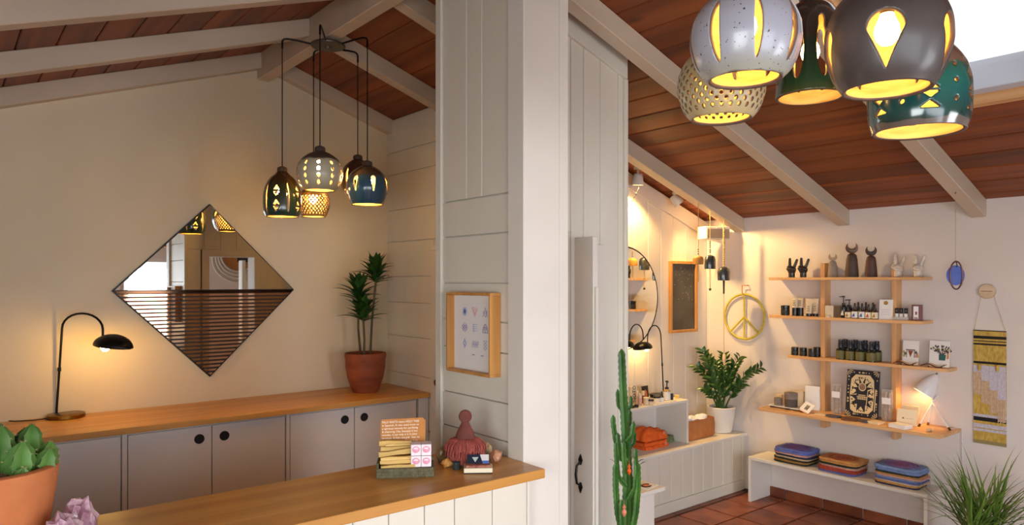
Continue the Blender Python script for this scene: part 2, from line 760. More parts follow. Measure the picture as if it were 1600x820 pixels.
half = XS - XR
deck = MB()
for side in (-1, 1):
    segs = [(0, half + .1)] if side < 0 else [(0, SKX0 - XR), (SKX1 - XR, half + .1)]
    for a, b in segs:
        deck.prism([slope_pt(side, a, .03), slope_pt(side, b, .03), slope_pt(side, b, .14), slope_pt(side, a, .14)], 'y', YR - .12, YM + .12)
    if side > 0:
        a, b = SKX0 - XR, SKX1 - XR
        for y0, y1 in ((YR - .12, SKY0), (SKY1, YM + .12)):
            deck.prism([slope_pt(1, a, .03), slope_pt(1, b, .03), slope_pt(1, b, .14), slope_pt(1, a, .14)], 'y', y0, y1)
deck.build('roof_deck', pm('roof_deck', (70, 40, 22), rough=.9), parent=ceil)


def plank(side, s0, s1, y0, y1):
    g, c = .0022, .006
    a, b = s0 + g, s1 - g
    pts = [slope_pt(side, a, .026), slope_pt(side, a, c), slope_pt(side, a + c, 0), slope_pt(side, b - c, 0), slope_pt(side, b, c), slope_pt(side, b, .026)]
    c0 = slope_pt(side, (a + b) / 2)
    o = MB().prism([(p[0] - c0[0], p[1] - c0[1]) for p in pts], 'y', y0, y1)
    ob = o.build('ceiling_plank', CEDAR, parent=ceil, world=False)
    ob.location = (c0[0], 0, c0[1])


n = int(math.ceil(half / dxp))
for side in (-1, 1):
    for i in range(n):
        s0, s1 = i * dxp, min((i + 1) * dxp, half)
        if side > 0 and s1 > SKX0 - XR and s0 < SKX1 - XR:
            cuts = []
            if s0 < SKX0 - XR - .02:
                cuts.append((s0, SKX0 - XR, SKY0, SKY1))
            if s1 > SKX1 - XR + .02:
                cuts.append((SKX1 - XR, s1, SKY0, SKY1))
            plank(side, s0, s1, YR, SKY0)
            plank(side, s0, s1, SKY1, YM)
            for a in cuts:
                plank(side, *a)
        else:
            plank(side, s0, s1, YR, YM)
for k in range(-4, 4):
    y0 = RY0 + RSP * k
    if k == 3:
        y0 = YM - RW
    for side in (-1, 1):
        MB().prism([slope_pt(side, .02), slope_pt(side, half), slope_pt(side, half, -RD), slope_pt(side, .02, -RD)], 'y', y0, y0 + RW).build('rafter', BEAMW, parent=ceil, bevel=.004)
MB().box(XR - .045, XR + .045, YR, YM, 3.235, zceil(XR) - .012).build('ridge_beam', BEAMW, parent=ceil, bevel=.004)

# skylight let into the roof between two rafters
sky = sroot('window_1')


def sl(x, dz):
    return (x, zceil(x) + dz)


kerb = MB()
for a, b in ((SKX0, SKX0 + .03), (SKX1 - .03, SKX1)):
    kerb.prism([sl(a, .0), sl(b, .0), sl(b, .22), sl(a, .22)], 'y', SKY0, SKY1)
for y0, y1 in ((SKY0, SKY0 + .03), (SKY1 - .03, SKY1)):
    kerb.prism([sl(SKX0 + .03, .0), sl(SKX1 - .03, .0), sl(SKX1 - .03, .22), sl(SKX0 + .03, .22)], 'y', y0, y1)
kerb.build('skylight_shaft', wood('shaft_wood', (196, 140, 86), (214, 160, 104), (226, 176, 122), 'y'), parent=sky)
fr = MB()
for a, b in ((SKX0 + .03, SKX0 + .075), (SKX1 - .075, SKX1 - .03)):
    fr.prism([sl(a, .05), sl(b, .05), sl(b, .2), sl(a, .2)], 'y', SKY0 + .03, SKY1 - .03)
for y0, y1 in ((SKY0 + .03, SKY0 + .07), (SKY1 - .07, SKY1 - .03)):
    fr.prism([sl(SKX0 + .075, .05), sl(SKX1 - .075, .05), sl(SKX1 - .075, .2), sl(SKX0 + .075, .2)], 'y', y0, y1)
fr.build('skylight_frame', pm('skylight_frame', (196, 198, 206), rough=.4), parent=sky, bevel=.003)
MB().prism([sl(SKX0 + .06, .165), sl(SKX1 - .06, .165), sl(SKX1 - .06, .171), sl(SKX0 + .06, .171)], 'y', SKY0 + .05, SKY1 - .05).build('pane', GLASS, parent=sky)

# ---- partition wall with a doorway, boards on the shop side
DX0, DX1, DZ = 2.13, 2.585, 2.0
part = sroot('wall_partition')
core = MB()


def pslab(x0, x1, z0, y0, y1, z1=None, drop=0.0):
    pts = [(x0, z0), (x1, z0), (x1, z1 if z1 else zceil(x1) - drop), (x0, z1 if z1 else zceil(x0) - drop)]
    return pts


core.prism(pslab(2.05, DX0, 0, 0, 0), 'y', YP0 + .018, YP1)
core.prism(pslab(DX0, DX1, DZ, 0, 0), 'y', YP0 + .018, YP1)
core.prism(pslab(DX1, XE, 0, 0, 0), 'y', YP0 + .018, YP1)
core.build('wall_core', WHITE, parent=part)
edges = [xy(u, YP0) for u in (800, 826, 850, 872, 892, 912, 938, 966, 978)]
for a, b in zip(edges[:-1], edges[1:]):
    z0 = DZ + .01 if (a + b) / 2 < DX1 else 0.0
    a2 = max(a, 2.06)
    if a < DX1 < b:
        z0 = DZ + .01
        MB().box(DX1 + .002, b - .002, YP0, YP0 + .018, 0, DZ + .01).build('board', WHITEB, parent=part, bevel=.003)
    MB().prism(pslab(a2 + .0015, b - .0015, z0, 0, 0, drop=.02), 'y', YP0, YP0 + .018).build('board', WHITEB, parent=part, bevel=.003)
MB().prism([(2.05, zceil(2.05) - .02), (XE, zceil(XE) - .02), (XE, zceil(XE) - .15), (2.05, zceil(2.05) - .15)], 'y', YP0 - .022, YP0).build('head_trim', WHITEB, parent=part, bevel=.003)
MB().box(XE - .02, XE + .006, YP0 - .02, YP0, 0, zceil(XE) - .15).build('corner_trim', WHITEB, parent=part, bevel=.003)
# casing of the doorway on both sides
for (yy0, yy1) in ((YP0 - .014, YP0), (YP1, YP1 + .016)):
    cas = MB()
    cas.box(DX0 - .07, DX0, yy0, yy1, 0, DZ + .07)
    if yy0 > YP0:
        cas.box(DX1, DX1 + .06, yy0, yy1, 0, DZ + .07)
    else:
        cas.box(xy(930, YP0), xy(941, YP0), yy0, yy1, 0, 1.95)
    if yy0 > YP0:
        cas.box(DX0, DX1, yy0, yy1, DZ, DZ + .07)
    cas.build('door_casing', WHITE, parent=part, bevel=.003)
# vertical boards on the reception side, above and beside the doorway
for i in range(7):
    a = 1.92 + i * .16
    b = min(a + .16, XB)
    if b - a < .02:
        continue
    z0 = DZ + .07 if (b > DX0 - .07 and a < DX1 + .06) else 0
    MB().prism([(a + .001, z0), (b - .001, z0), (b - .001, min(zceil(b), 3.22)), (a + .001, min(zceil(a), 3.22))], 'y', YP1, YP1 + .012).build('board', WHITEB, parent=part, bevel=.003)

# narrow folded door leaf standing in the doorway
leaf = sroot('door_1')
pa, pb = at(897, 437, 3.66), at(927, 437, 3.56)
pa.z = pb.z = 0
dirv = (pb - pa).normalized()
nrm = Vector((dirv.y, -dirv.x, 0))
lf = MB(orient(pa, dirv, (0, 0, 1)))
LW = (pb - pa).length
lf.box(0, LW, 0, .035, .01, 1.975)
lf.build('door_leaf', WHITE, parent=leaf, bevel=.003)
lf = MB(orient(pa, dirv, (0, 0, 1)))
lf.box(LW, LW + .012, .008, .028, .01, 1.72)
lf.build('edge_strip', WHITEB, parent=leaf, bevel=.002)
hz = (at(908, 735, 3.68)).z
hx = LW * .36
hd = MB(orient(pa, dirv, (0, 0, 1)))
hd.tube([(hx, -.004, hz - .06), (hx, -.03, hz - .045), (hx, -.038, hz), (hx, -.03, hz + .045), (hx, -.004, hz + .06)], [.006, .006, .007, .006, .006], 8)
for sg in (-1, 1):
    hd.prism([(hx - .004, hz + sg * .045), (hx + .004, hz + sg * .045), (hx + .013, hz + sg * .07), (hx, hz + sg * .1), (hx - .013, hz + sg * .07)], 'y', -.006, 0.001)
o = hd.build('door_handle', BLACKM, parent=leaf, smooth=40)
o['label'] = 'black iron pull handle'

# ---- pillar and boarded stub wall with the framed print
XP, XQ = 1.905, 1.885          # panel face, post face
PY0 = 2.25
stub = sroot('wall_pillar')
MB().box(XP + .016, 2.12, 2.37, YP1, 0, 3.235).build('wall_core', WHITE, parent=stub)
py1 = onx(793, 400, XQ).y
x890 = xy(890, PY0)
x873 = xy(874, PY0)
MB().box(XQ, x873, PY0, py1, 0, 3.23).build('post', WHITE, parent=stub, bevel=.004)
MB().box(x873 + .004, x890, PY0 + .006, py1 + .2, 0, 3.235).build('post_trim', WHITE, parent=stub, bevel=.004)
ytr = onx(692, 400, XP).y
MB().box(XP - .012, XP + .02, ytr, YP1 + .016, 0, 3.235).build('corner_trim', WHITEB, parent=stub, bevel=.003)
zs = [onx(695, v, XP).z for v in (316.5, 371, 441.7, 497, 540, 610, 663)] + [.85, .65, .42, .2, 0]
for a, b in zip(zs[:-1], zs[1:]):
    MB().box(XP, XP + .016, py1, ytr - .002, b + .0022, a - .0022).build('board', WHITEB, parent=stub, bevel=.0025)
ve = [ytr - .002] + [yx(u, XP) for u in (729, 753)] + [py1 + .012, py1]
for a, b in zip(ve[:-1], ve[1:]):
    MB().box(XP, XP + .016, b + .001, a - .001, zs[0] + .003, 3.235).build('board', WHITEB, parent=stub, bevel=.003)

# ---- boarded wall beside the back cabinets
alc = sroot('wall_alcove')
MB().prism([(XB + .014, 0), (XE, 0), (XE, zceil(XE)), (XB + .014, zceil(XB))], 'y', YP1, YM).build('wall_core', WHITE, parent=alc)
YD = 4.56
zz = [zceil(XB) - .01] + [onx(607, v, XB).z for v in (241, 275, 330, 379, 432, 471, 522, 578)] + [.86, .6, .3, 0]
for a, b in zip(zz[:-1], zz[1:]):
    y0 = YP1 + .014 if b > 1.98 else YD
    if a > 1.98 >= b:
        MB().box(XB, XB + .014, YP1 + .014, YD, 1.98, a - .0016).build('board', WHITEB, parent=alc, bevel=.0025)
        y0 = YD
    MB().box(XB, XB + .014, y0, YM - .001, b + .0016, a - .0016).build('board', WHITEB, parent=alc, bevel=.0025)
cas = MB()
cas.box(XB - .016, XB + .005, YD - .09, YD, 0, 1.98)
cas.box(XB - .016, XB + .005, 3.62, 3.70, 0, 1.98)
cas.box(XB - .016, XB + .005, 3.70, YD - .09, 1.90, 1.98)
cas.build('door_casing', WHITE, parent=alc, bevel=.003)
d2 = sroot('door_2')
MB().box(XB - .002, XB + .02, 3.71, YD - .095, 0, 1.89).build('door_leaf', WHITE, parent=d2, bevel=.003)
MB().lathe([(.012, 0), (.012, .03), (.026, .035), (.03, .05), (.022, .065), (.0, .068)], 16).build('door_knob', BRASS, parent=d2, world=False, loc=(XB - .002, YD - .15, 1.0), rot=(0, -PI / 2, 0), smooth=40)

# ---- boarded wall at the back of the shop
shopb = sroot('wall_shop_back')
MB().prism([(XE, 0), (XS, 0), (XS, zceil(XS)), (XE, zceil(XE))], 'y', YB + .016, YB + .14).build('wall_core', WHITE, parent=shopb)
x = XE
SHB = pm('shop_board_paint', (226, 216, 202), (220, 209, 194), rough=0.45, scale=2.5, bump=0.05, bscale=40)
while x < XS - .02:
    b = min(x + .163, XS)
    MB().prism([(x + .0015, 0), (b - .0015, 0), (b - .0015, zceil(b) - .02), (x + .0015, zceil(x) - .02)], 'y', YB, YB + .016).build('board', SHB, parent=shopb, bevel=.004)
    x = b
MB().prism([(XE, zceil(XE) - .02), (XS, zceil(XS) - .02), (XS, zceil(XS) - .15), (XE, zceil(XE) - .15)], 'y', YB - .02, YB).build('head_trim', SHB, parent=shopb, bevel=.003)
# side wall of the block between reception and shop
tag(MB().prism([(YP1, 0), (YB + .14, 0), (YB + .14, zceil(XE)), (YP1, zceil(XE))], 'x', XE, XE + .03).build('wall_side', WHITE), kind='structure')
# ================================================================== BUILT-IN FURNITURE
# ---- reception counter: boarded body and oak top
DY0, DY1, DXL, DXR = 2.115, 2.60, -.55, 1.884
desk = thing('reception_desk', 'white boarded reception desk under the front oak worktop', 'desk', ((DXL + DXR) / 2, 2.35, 0))
MB().box(DXL + .04, DXR - .02, 2.215, 2.56, 0, ZD - .04).build('body', WHITE, parent=desk)
dx = [xy(u, 2.2) for u in (824, 770, 711, 664, 608, 552)]
while dx[-1] > DXL + .2:
    dx.append(dx[-1] - .15)
dx = [DXR - .002] + dx
for a, b in zip(dx[:-1], dx[1:]):
    MB().box(b + .002, a - .002, 2.199, 2.215, .0, ZD - .04).build('board', WHITEB, parent=desk, bevel=.004)
MB().box(DXL + .04, DXR - .006, 2.18, 2.199, 0, .1).build('skirting', WHITEB, parent=desk, bevel=.003)
wt = MB().box(DXL, DXR, DY0, DY1, ZD - .038, ZD)
tag(wt.build('worktop', OAK, loc=((DXL + DXR) / 2, 2.35, ZD - .038), bevel=.004, bseg=2), 'honey oak worktop of the front reception counter beside the pillar', 'worktop')

# ---- back cabinets under the long oak worktop
CF = 4.60
xe = XB - .004
tag(MB().box(-1.3, xe, CF - .02, YM - .002, ZC - .036, ZC).build('worktop', OAK, loc=(.8, 4.9, ZC - .036), bevel=.003), 'long oak worktop below the diamond mirror, holding the brass-based lamp', 'worktop')
ub = [(-1.28, xy(190, CF)), (xy(200, CF), xy(447, CF)), (xy(454, CF), xy(652, CF))]
splits = [xy(20, CF), xy(332, CF), xy(555, CF)]
lab = ['white cabinet at the far left behind the terracotta cactus pot', 'white two-door cabinet directly below the diamond mirror', 'white two-door cabinet below the dracaena in the weathered pot']
for (a, b), s, lb in zip(ub, splits, lab):
    c = thing('base_cabinet', lb, 'cabinet', ((a + b) / 2, 4.9, 0), group='white back cabinets')
    MB().box(a - .012, b + .012, CF + .03, YM - .01, .08, ZC - .038).build('carcass', CABW, parent=c)
    MB().box(a - .012, b + .012, CF + .07, CF + .09, 0, .08).build('plinth', CABW, parent=c)
    for (d0, d1, sgn) in ((a, s, 1), (s, b, -1)):
        d = MB().box(d0 + .0025, d1 - .0025, CF + .01, CF + .029, .09, ZC - .05).build('door', CABW, parent=c, bevel=.002)
        hx = (d1 - .075) if sgn > 0 else (d0 + .075)
        k = MB(Matrix.Translation((hx, CF + .0105, ZC - .125)) @ Matrix.Rotation(PI / 2, 4, 'X'))
        k.lathe([(.03, 0), (.03, .0035), (.024, .0035), (.02, .0012), (.0, .001)], 24, cap1=False)
        kk = k.build('finger_pull', DARK, parent=d)
        kk['label'] = 'round black finger pull'
for xx0, xx1 in ((ub[0][1] + .014, ub[1][0] - .014), (ub[1][1] + .013, ub[2][0] - .013)):
    pass
for i, (x0, x1) in enumerate(((ub[0][1] + .003, ub[1][0] - .003), (ub[1][1] + .003, ub[2][0] - .003), (ub[2][1] + .013, xe - .001))):
    tag(MB().box(x0, x1, CF + .004, CF + .028, .0, ZC - .038).build('filler_strip', CABW, loc=((x0 + x1) / 2, CF, 0), bevel=.002),
        ['white filler strip left of the cabinet below the diamond mirror', 'white filler strip between the two two-door cabinets', 'white filler strip where the cabinets meet the boarded wall'][i], 'filler strip')

# ---- boarded ledge along the shop's back wall
YLF, ZL = 3.375, .474
ledge = thing('bench_ledge', 'white boarded ledge carrying the cubby box and potted plant', 'ledge', (4.2, 3.6, 0))
MB().box(XE + .03, XS - .001, YLF, YB - .001, ZL - .026, ZL).build('ledge_top', WHITE, parent=ledge, bevel=.006, bseg=2)
MB().box(XE + .03, XS - .05, YLF + .045, YB - .002, 0, ZL - .026).build('body', WHITE, parent=ledge)
x = XS - .05
MB().box(XS - .05, XS - .001, YLF + .022, YLF + .045, 0, ZL - .026).build('corner_trim', WHITEB, parent=ledge, bevel=.003)
while x > XE + .05:
    a = max(x - .133, XE + .03)
    MB().box(a + .002, x - .002, YLF + .03, YLF + .045, .08, ZL - .026).build('board', WHITEB, parent=ledge, bevel=.004)
    x = a
MB().box(XE + .03, XS - .05, YLF + .012, YLF + .03, 0, .085).build('skirting', WHITEB, parent=ledge, bevel=.005, bseg=2)

# ---- open cubby box on the ledge
cbx1 = ony(1076, 640, 3.46).x
ZQ = ony(1076, 624, 3.46).z
cb = thing('cubby_box', 'open white cubby box on the ledge, orange cloth inside', 'box', (4.1, 3.62, ZL))
t_ = .022
cx0, cy0, cy1 = 3.36, 3.46, 3.775
MB().box(cx0, cbx1, cy0, cy1, ZQ - t_, ZQ).build('top_panel', WHITE, parent=cb, bevel=.002)
MB().box(cbx1 - t_, cbx1, cy0, cy1, ZL, ZQ - t_).build('side_panel', WHITE, parent=cb, bevel=.002)
MB().box(cx0, cx0 + t_, cy0, cy1, ZL, ZQ - t_).build('side_panel', WHITE, parent=cb, bevel=.002)
MB().box(cx0 + t_, cbx1 - t_, cy1 - .008, cy1, ZL, ZQ - t_).build('back_panel', WHITE, parent=cb)

# ---- small white side table behind the tall cactus
ZT = .50
tp = onz(1036, 759, ZT)
st = thing('side_table', 'white square side table half hidden by the tall cactus', 'table', (tp.x - .17, tp.y, 0))
MB().box(tp.x - .36, tp.x, tp.y - .02, tp.y + .3, ZT - .025, ZT).build('table_top', WHITE, parent=st, bevel=.003)
MB().box(tp.x - .30, tp.x - .055, tp.y + .02, tp.y + .25, 0, ZT - .025).build('pedestal', WHITE, parent=st, bevel=.003)

# ---- low white bench along the shelf wall
bx0, bx1 = 4.995, XS - .004
by1, by0 = 3.187, yx(1449, 4.995)
ZBN = .357
bn = thing('display_bench', 'long low white bench under the pine shelves, three stacks on it', 'bench', (5.14, (by0 + by1) / 2, 0))
MB().box(bx0, bx1, by0, by1, ZBN - .024, ZBN).build('bench_top', WHITE, parent=bn, bevel=.002)
MB().box(bx0, bx1, by1 - .024, by1, 0, ZBN - .024).build('leg_panel', WHITE, parent=bn, bevel=.002)
MB().box(bx0, bx1, by0, by0 + .024, 0, ZBN - .024).build('leg_panel', WHITE, parent=bn, bevel=.002)

# ---- pine wall shelves on two uprights
ZS = [1.778, 1.480, 1.173, .768]
SXF = [5.11, 5.11, 5.135, 4.935]
SYY = [(1.953, 3.077), (1.948, 3.077), (1.80, 2.93), (1.775, 3.065)]
un = thing('wall_shelf_unit', 'pine wall shelf unit with four shelves on two uprights', 'shelf', (5.2, 2.4, 0))
for z, xf, (y0, y1) in zip(ZS, SXF, SYY):
    MB().box(xf, XS - .001, y0, y1, z - .021, z).build('shelf', PINEY, parent=un, bevel=.0015)
for u0, u1, vt in ((1282, 1288.5, 411), (1393, 1400, 420)):
    xf = 5.195
    ya, yb = yx(u0, xf), yx(u1, xf)
    zt = onx(u0, vt, xf).z
    seq = [zt, ZS[0], ZS[0] - .021, ZS[1], ZS[1] - .021, ZS[2], ZS[2] - .021, ZS[3], ZS[3] - .021, .64]
    for a, b in zip(seq[0::2], seq[1::2]):
        MB().box(xf, XS - .002, yb, ya, b, a).build('upright', PINEZ, parent=un, bevel=.0015)
# ================================================================== CERAMIC PENDANT CLUSTERS
INNER = pm('fired_clay_inside', (208, 176, 116), (184, 148, 84), rough=0.6, scale=9, stretch=(1, 1, 6), bump=.1, bscale=30)
RIM = pm('bare_clay_rim', (104, 84, 72), (88, 70, 60), rough=0.7, scale=30)
CAPM = pm('clay_cap', (66, 54, 48), (80, 66, 58), rough=0.5, scale=20)


def ellipse_h(s0, z0, a, b):
    return lambda s, z: np.sqrt(((s - s0) / a) ** 2 + ((z - z0) / b) ** 2) - 1


def tear_h(s0, z0, a, up, dn):
    """round on top, pointed below"""
    def g(s, z):
        w = np.where(z > z0, np.sqrt(np.clip(1 - ((z - z0) / up) ** 2, 0, 1)), np.clip(1 - (z0 - z) / dn, 0, 1) ** 1.0)
        out = np.maximum((z - z0) / up - 1, (z0 - z) / dn - 1)
        return np.maximum(np.abs(s - s0) / a - w, out)
    return g


def tri_h(s0, z0, a, b, up):
    """triangle, base a wide, b high; up=+1 apex up"""
    def g(s, z):
        q = (z - z0) * up / b + .5
        return np.maximum(np.maximum(-q, q - 1) * 1.0, np.abs(s - s0) / (a / 2) - (1 - q)) * .7
    return g


def shade_mesh(name, prof, holes, nth, nz, mats, thick=.006, R=.13):
    """thrown pot: lathe of a smooth profile with real cut-outs; prof is [(r,z)] from the mouth up"""
    P = np.array(prof, float)
    seg = np.sqrt((np.diff(P, axis=0) ** 2).sum(1))
    L = np.concatenate([[0], np.cumsum(seg)])
    tt = np.linspace(0, L[-1], nz + 1)
    # smooth the polyline
    rr = np.interp(tt, L, P[:, 0])
    zz = np.interp(tt, L, P[:, 1])
    th = np.arange(nth) * 2 * PI / nth
    TH, RI = np.meshgrid(th, np.arange(nz + 1), indexing='xy')
    S = TH * R
    Z = zz[RI]
    per = 2 * PI * R

    def G(s, z):
        best = np.full(s.shape, 9.0)
        for h, s0 in holes:
            d = (s - s0 + per / 2) % per - per / 2
            best = np.minimum(best, h(d, z))
        return best
    g = G(S, Z)
    Tcur, Icur = S.copy(), tt[RI].copy()
    # face centre test
    gi = (g + np.roll(g, -1, 1))
    fc = (gi[:-1] + gi[1:]) / 4
    keep = fc > 0
    # pull border vertices onto the edge of the cut-out
    km = np.zeros((nz + 2, nth), int)
    k0 = np.vstack([np.zeros((1, nth), bool), keep, np.zeros((1, nth), bool)])
    cnt = np.zeros((nz + 1, nth), int)
    kk = keep.astype(int)
    cnt[:-1] += kk
    cnt[1:] += kk
    cnt[:-1] += np.roll(kk, 1, 1)
    cnt[1:] += np.roll(kk, 1, 1)
    full = np.full((nz + 1, nth), 4)
    full[0] = full[-1] = 2
    border = (cnt > 0) & (cnt < full)
    zint = lambda l: np.interp(l, L, P[:, 1])
    for it in range(3):
        e = 1e-4
        gv = G(Tcur, zint(Icur))
        gs = (G(Tcur + e, zint(Icur)) - gv) / e
        gl = (G(Tcur, zint(np.clip(Icur + e, 0, L[-1]))) - gv) / e
        nn = gs ** 2 + gl ** 2 + 1e-6
        ds = np.clip(-gv * gs / nn, -.004, .004) * border
        dl = np.clip(-gv * gl / nn, -.004, .004) * border
        Tcur += ds
        Icur = np.clip(Icur + dl, 0, L[-1])
    step_s, step_l = per / nth, L[-1] / nz
    Tcur = np.clip(Tcur, S - step_s * .8, S + step_s * .8)
    Icur = np.clip(Icur, tt[RI] - step_l * .8, tt[RI] + step_l * .8)
    rv = np.interp(Icur, L, P[:, 0])
    zv = zint(Icur)
    ang = Tcur / R
    V = np.stack([rv * np.cos(ang), rv * np.sin(ang), zv], -1).reshape(-1, 3)
    F = []
    for i in range(nz):
        row = keep[i]
        for j in range(nth):
            if row[j]:
                k = (j + 1) % nth
                F.append((i * nth + j, i * nth + k, (i + 1) * nth + k, (i + 1) * nth + j))
    me = bpy.data.meshes.new(name)
    me.from_pydata(V.tolist(), [], F)
    bm = bmesh.new()
    bm.from_mesh(me)
    bmesh.ops.delete(bm, geom=[v for v in bm.verts if not v.link_faces], context='VERTS')
    bm.to_mesh(me)
    bm.free()
    for m in mats:
        me.materials.append(m)
    me.polygons.foreach_set('use_smooth', [True] * len(me.polygons))
    me.update()
    return me


def smooth_prof(pts, n=40):
    """Catmull-Rom through control points"""
    pts = [np.array(p, float) for p in pts]
    P = [2 * pts[0] - pts[1]] + pts + [2 * pts[-1] - pts[-2]]
    out = []
    m = len(pts) - 1
    for i in range(m):
        p0, p1, p2, p3 = P[i:i + 4]
        for k in range(n // m + 1):
            t = k / (n // m + 1)
            out.append(.5 * ((2 * p1) + (-p0 + p2) * t + (2 * p0 - 5 * p1 + 4 * p2 - p3) * t * t + (-p0 + 3 * p1 - 3 * p2 + p3) * t ** 3))
    out.append(pts[-1])
    return [(max(.001, float(p[0])), float(p[1])) for p in out]


def globe(R, r0, h):
    """globe with mouth radius r0, height h, small shoulder on top"""
    return smooth_prof([(r0, 0), (R * .86, h * .13), (R * .98, h * .33), (R, h * .47), (R * .96, h * .62), (R * .80, h * .79), (R * .52, h * .92), (.03, h)])


def bell(R, r0, h):
    return smooth_prof([(r0, 0), (R * .97, h * .12), (R, h * .3), (R * .985, h * .5), (R * .88, h * .68), (R * .66, h * .84), (R * .4, h * .94), (.03, h)])


def bottle(R, r0, h):
    return smooth_prof([(r0, 0), (R * .97, h * .12), (R * .9, h * .3), (R * .84, h * .5), (R * .8, h * .66), (R * .6, h * .78), (R * .3, h * .84), (.034, h * .87), (.034, h)])


ZRL = {}


def holes_for(kind, R, h):
    H_ = []
    per = 2 * PI * R
    if kind == 'slits':
        for i in range(8):
            s0 = per * i / 8
            a = .013 if i % 2 == 0 else .010
            H_.append((ellipse_h(0, h * .42, a, h * .32), s0))
    elif kind == 'tears':
        for i in range(5):
            H_.append((tear_h(0, h * .42, .041, .041, .092), per * i / 5))
    elif kind == 'tears_s':
        for i in range(7):
            H_.append((tear_h(0, h * .62, .016, .02, h * .38), per * i / 7))
    elif kind == 'dots':
        rows = 9
        for r in range(rows):
            z = h * (.10 + .068 * r)
            m = 26
            for i in range(m):
                H_.append((ellipse_h(0, z, .0062, .0064), per * (i + .5 * (r % 2)) / m))
    elif kind == 'bigdots':
        for i in range(10):
            for r in range(4):
                H_.append((ellipse_h(0, h * (.16 + .17 * r), .0105, .0125), per * i / 10))
    elif kind == 'columns':
        for i in range(5):
            H_.append((ellipse_h(0, h * .40, .008, h * .33), per * i / 5))
            c = per * (i + .5) / 5
            for zc, up in ((.62, 1), (.47, -1), (.30, 1), (.15, -1)):
                H_.append((tri_h(0, h * zc, .044, h * .12, up), c))
    elif kind == 'tris':
        for i in range(6):
            c = per * i / 6
            for q, (zc, up) in enumerate(((.19, 1), (.285, -1), (.375, 1), (.465, -1), (.55, 1), (.635, -1))):
                H_.append((tri_h(0, h * zc, .056 - .002 * q, h * .075, up), c))
            for zc in (.24, .42, .58):
                H_.append((ellipse_h(0, h * zc, .007, .007), per * (i + .5) / 6))
    elif kind == 'combs':
        for i in range(8):
            H_.append((tear_h(0, h * .60, .013, .02, h * .46), per * (i + .5) / 8))
            H_.append((ellipse_h(0, h * .36, .02, h * .25), per * (i + .5) / 8))
    return H_


def pendant(name, label, cat, centre, zdisc, arms, ridge_z, hi):
    """disc on the ridge beam, bent arms, cords and five thrown shades"""
    root = thing(name, label, cat, (centre[0], centre[1], zdisc))
    c = MB(Matrix.Translation((centre[0], centre[1], zdisc)))
    c.lathe([(.0, -.016), (.02, -.016), (.022, -.01), (.1, -.006), (.105, 0), (.105, .006), (.098, .012), (0, .012)], 32, cap0=False, cap1=False)
    c.lathe([(.03, .01), (.03, ridge_z - zdisc)], 16)
    c.build('canopy', pm('pewter', (92, 86, 78), rough=.4, metal=.7), parent=root, smooth=40)
    for (px_, py_, zb, kind, prof_fn, R, r0, h, mat, rot) in arms:
        zt = zb + h
        d = Vector((px_ - centre[0], py_ - centre[1], 0))
        dn = d.normalized()
        b0 = Vector((centre[0], centre[1], zdisc + .002)) + dn * .09
        e = Vector((px_, py_, zdisc + .02))
        MB().tube([b0, b0 + (e - b0) * .5 + Vector((0, 0, .004)), e - dn * .03, e - dn * .009 + Vector((0, 0, -.004)), e + Vector((0, 0, -.018)), e + Vector((0, 0, -.06))], .006, 8).build('arm', BLACKM, parent=root, smooth=50)
        MB().tube([(px_, py_, zdisc - .03), (px_, py_, zt + .03)], .0032, 6).build('cord', BLACKM, parent=root, smooth=60)
        prof = prof_fn(R, r0, h)
        me = shade_mesh('shade', prof, holes_for(kind, R, h), 240 if hi else 150, 84 if hi else 52, [mat, INNER, RIM], R=R)
        so = bpy.data.objects.new('shade', me)
        COL.objects.link(so)
        so.parent = root
        so.location = (px_ - centre[0], py_ - centre[1], zb - zdisc)
        so.rotation_euler = (0, 0, rot)
        sm = so.modifiers.new('wall', 'SOLIDIFY')
        sm.thickness = .0105 if hi else .007
        sm.offset = -1
        sm.material_offset = 1
        sm.material_offset_rim = 2
        ROOTM[so.name] = Matrix.Translation((px_, py_, zb))
        so['label'] = SHADE_LABEL[kind + ('_n' if hi else '')]
        MB(Matrix.Translation((px_, py_, zb))).lathe([(.03, h - .006), (.03, h + .02), (.026, h + .026), (.012, h + .032), (.006, h + .034)], 18).build('cap', CAPM, parent=root, smooth=40)
        MB(Matrix.Translation((px_, py_, zb))).lathe([(.016, min(h * .5, .125) + .06), (.018, h - .01)], 12).build('lamp_socket', CAPM, parent=root, smooth=40)
        zb2 = min(h * .5, .125) + .034
        MB(Matrix.Translation((px_, py_, zb))).lathe([(.001, zb2 - .05), (.014, zb2 - .047), (.024, zb2 - .036), (.0285, zb2 - .02), (.026, zb2 - .002), (.018, zb2 + .016), (.014, zb2 + .03)], 16).build('bulb', BULBN if hi else BULB, parent=root, smooth=60)
    return root


SHADE_LABEL = {
    'columns': 'dark green bell shade with cut triangles and slots', 'bigdots': 'cream globe shade with columns of round holes', 'dots': 'golden shade pierced all over with small holes',
    'slits': 'brown globe shade with narrow slits', 'tears_s': 'blue glazed globe shade with teardrop cut-outs',
    'slits_n': 'speckled lavender grey globe shade with long slits', 'tears_n': 'charcoal globe shade with large teardrop cut-outs', 'dots_n': 'sand coloured shade pierced all over with round holes',
    'combs_n': 'green bottle-shaped shade with long slots', 'tris_n': 'teal shade with rows of cut triangles'}

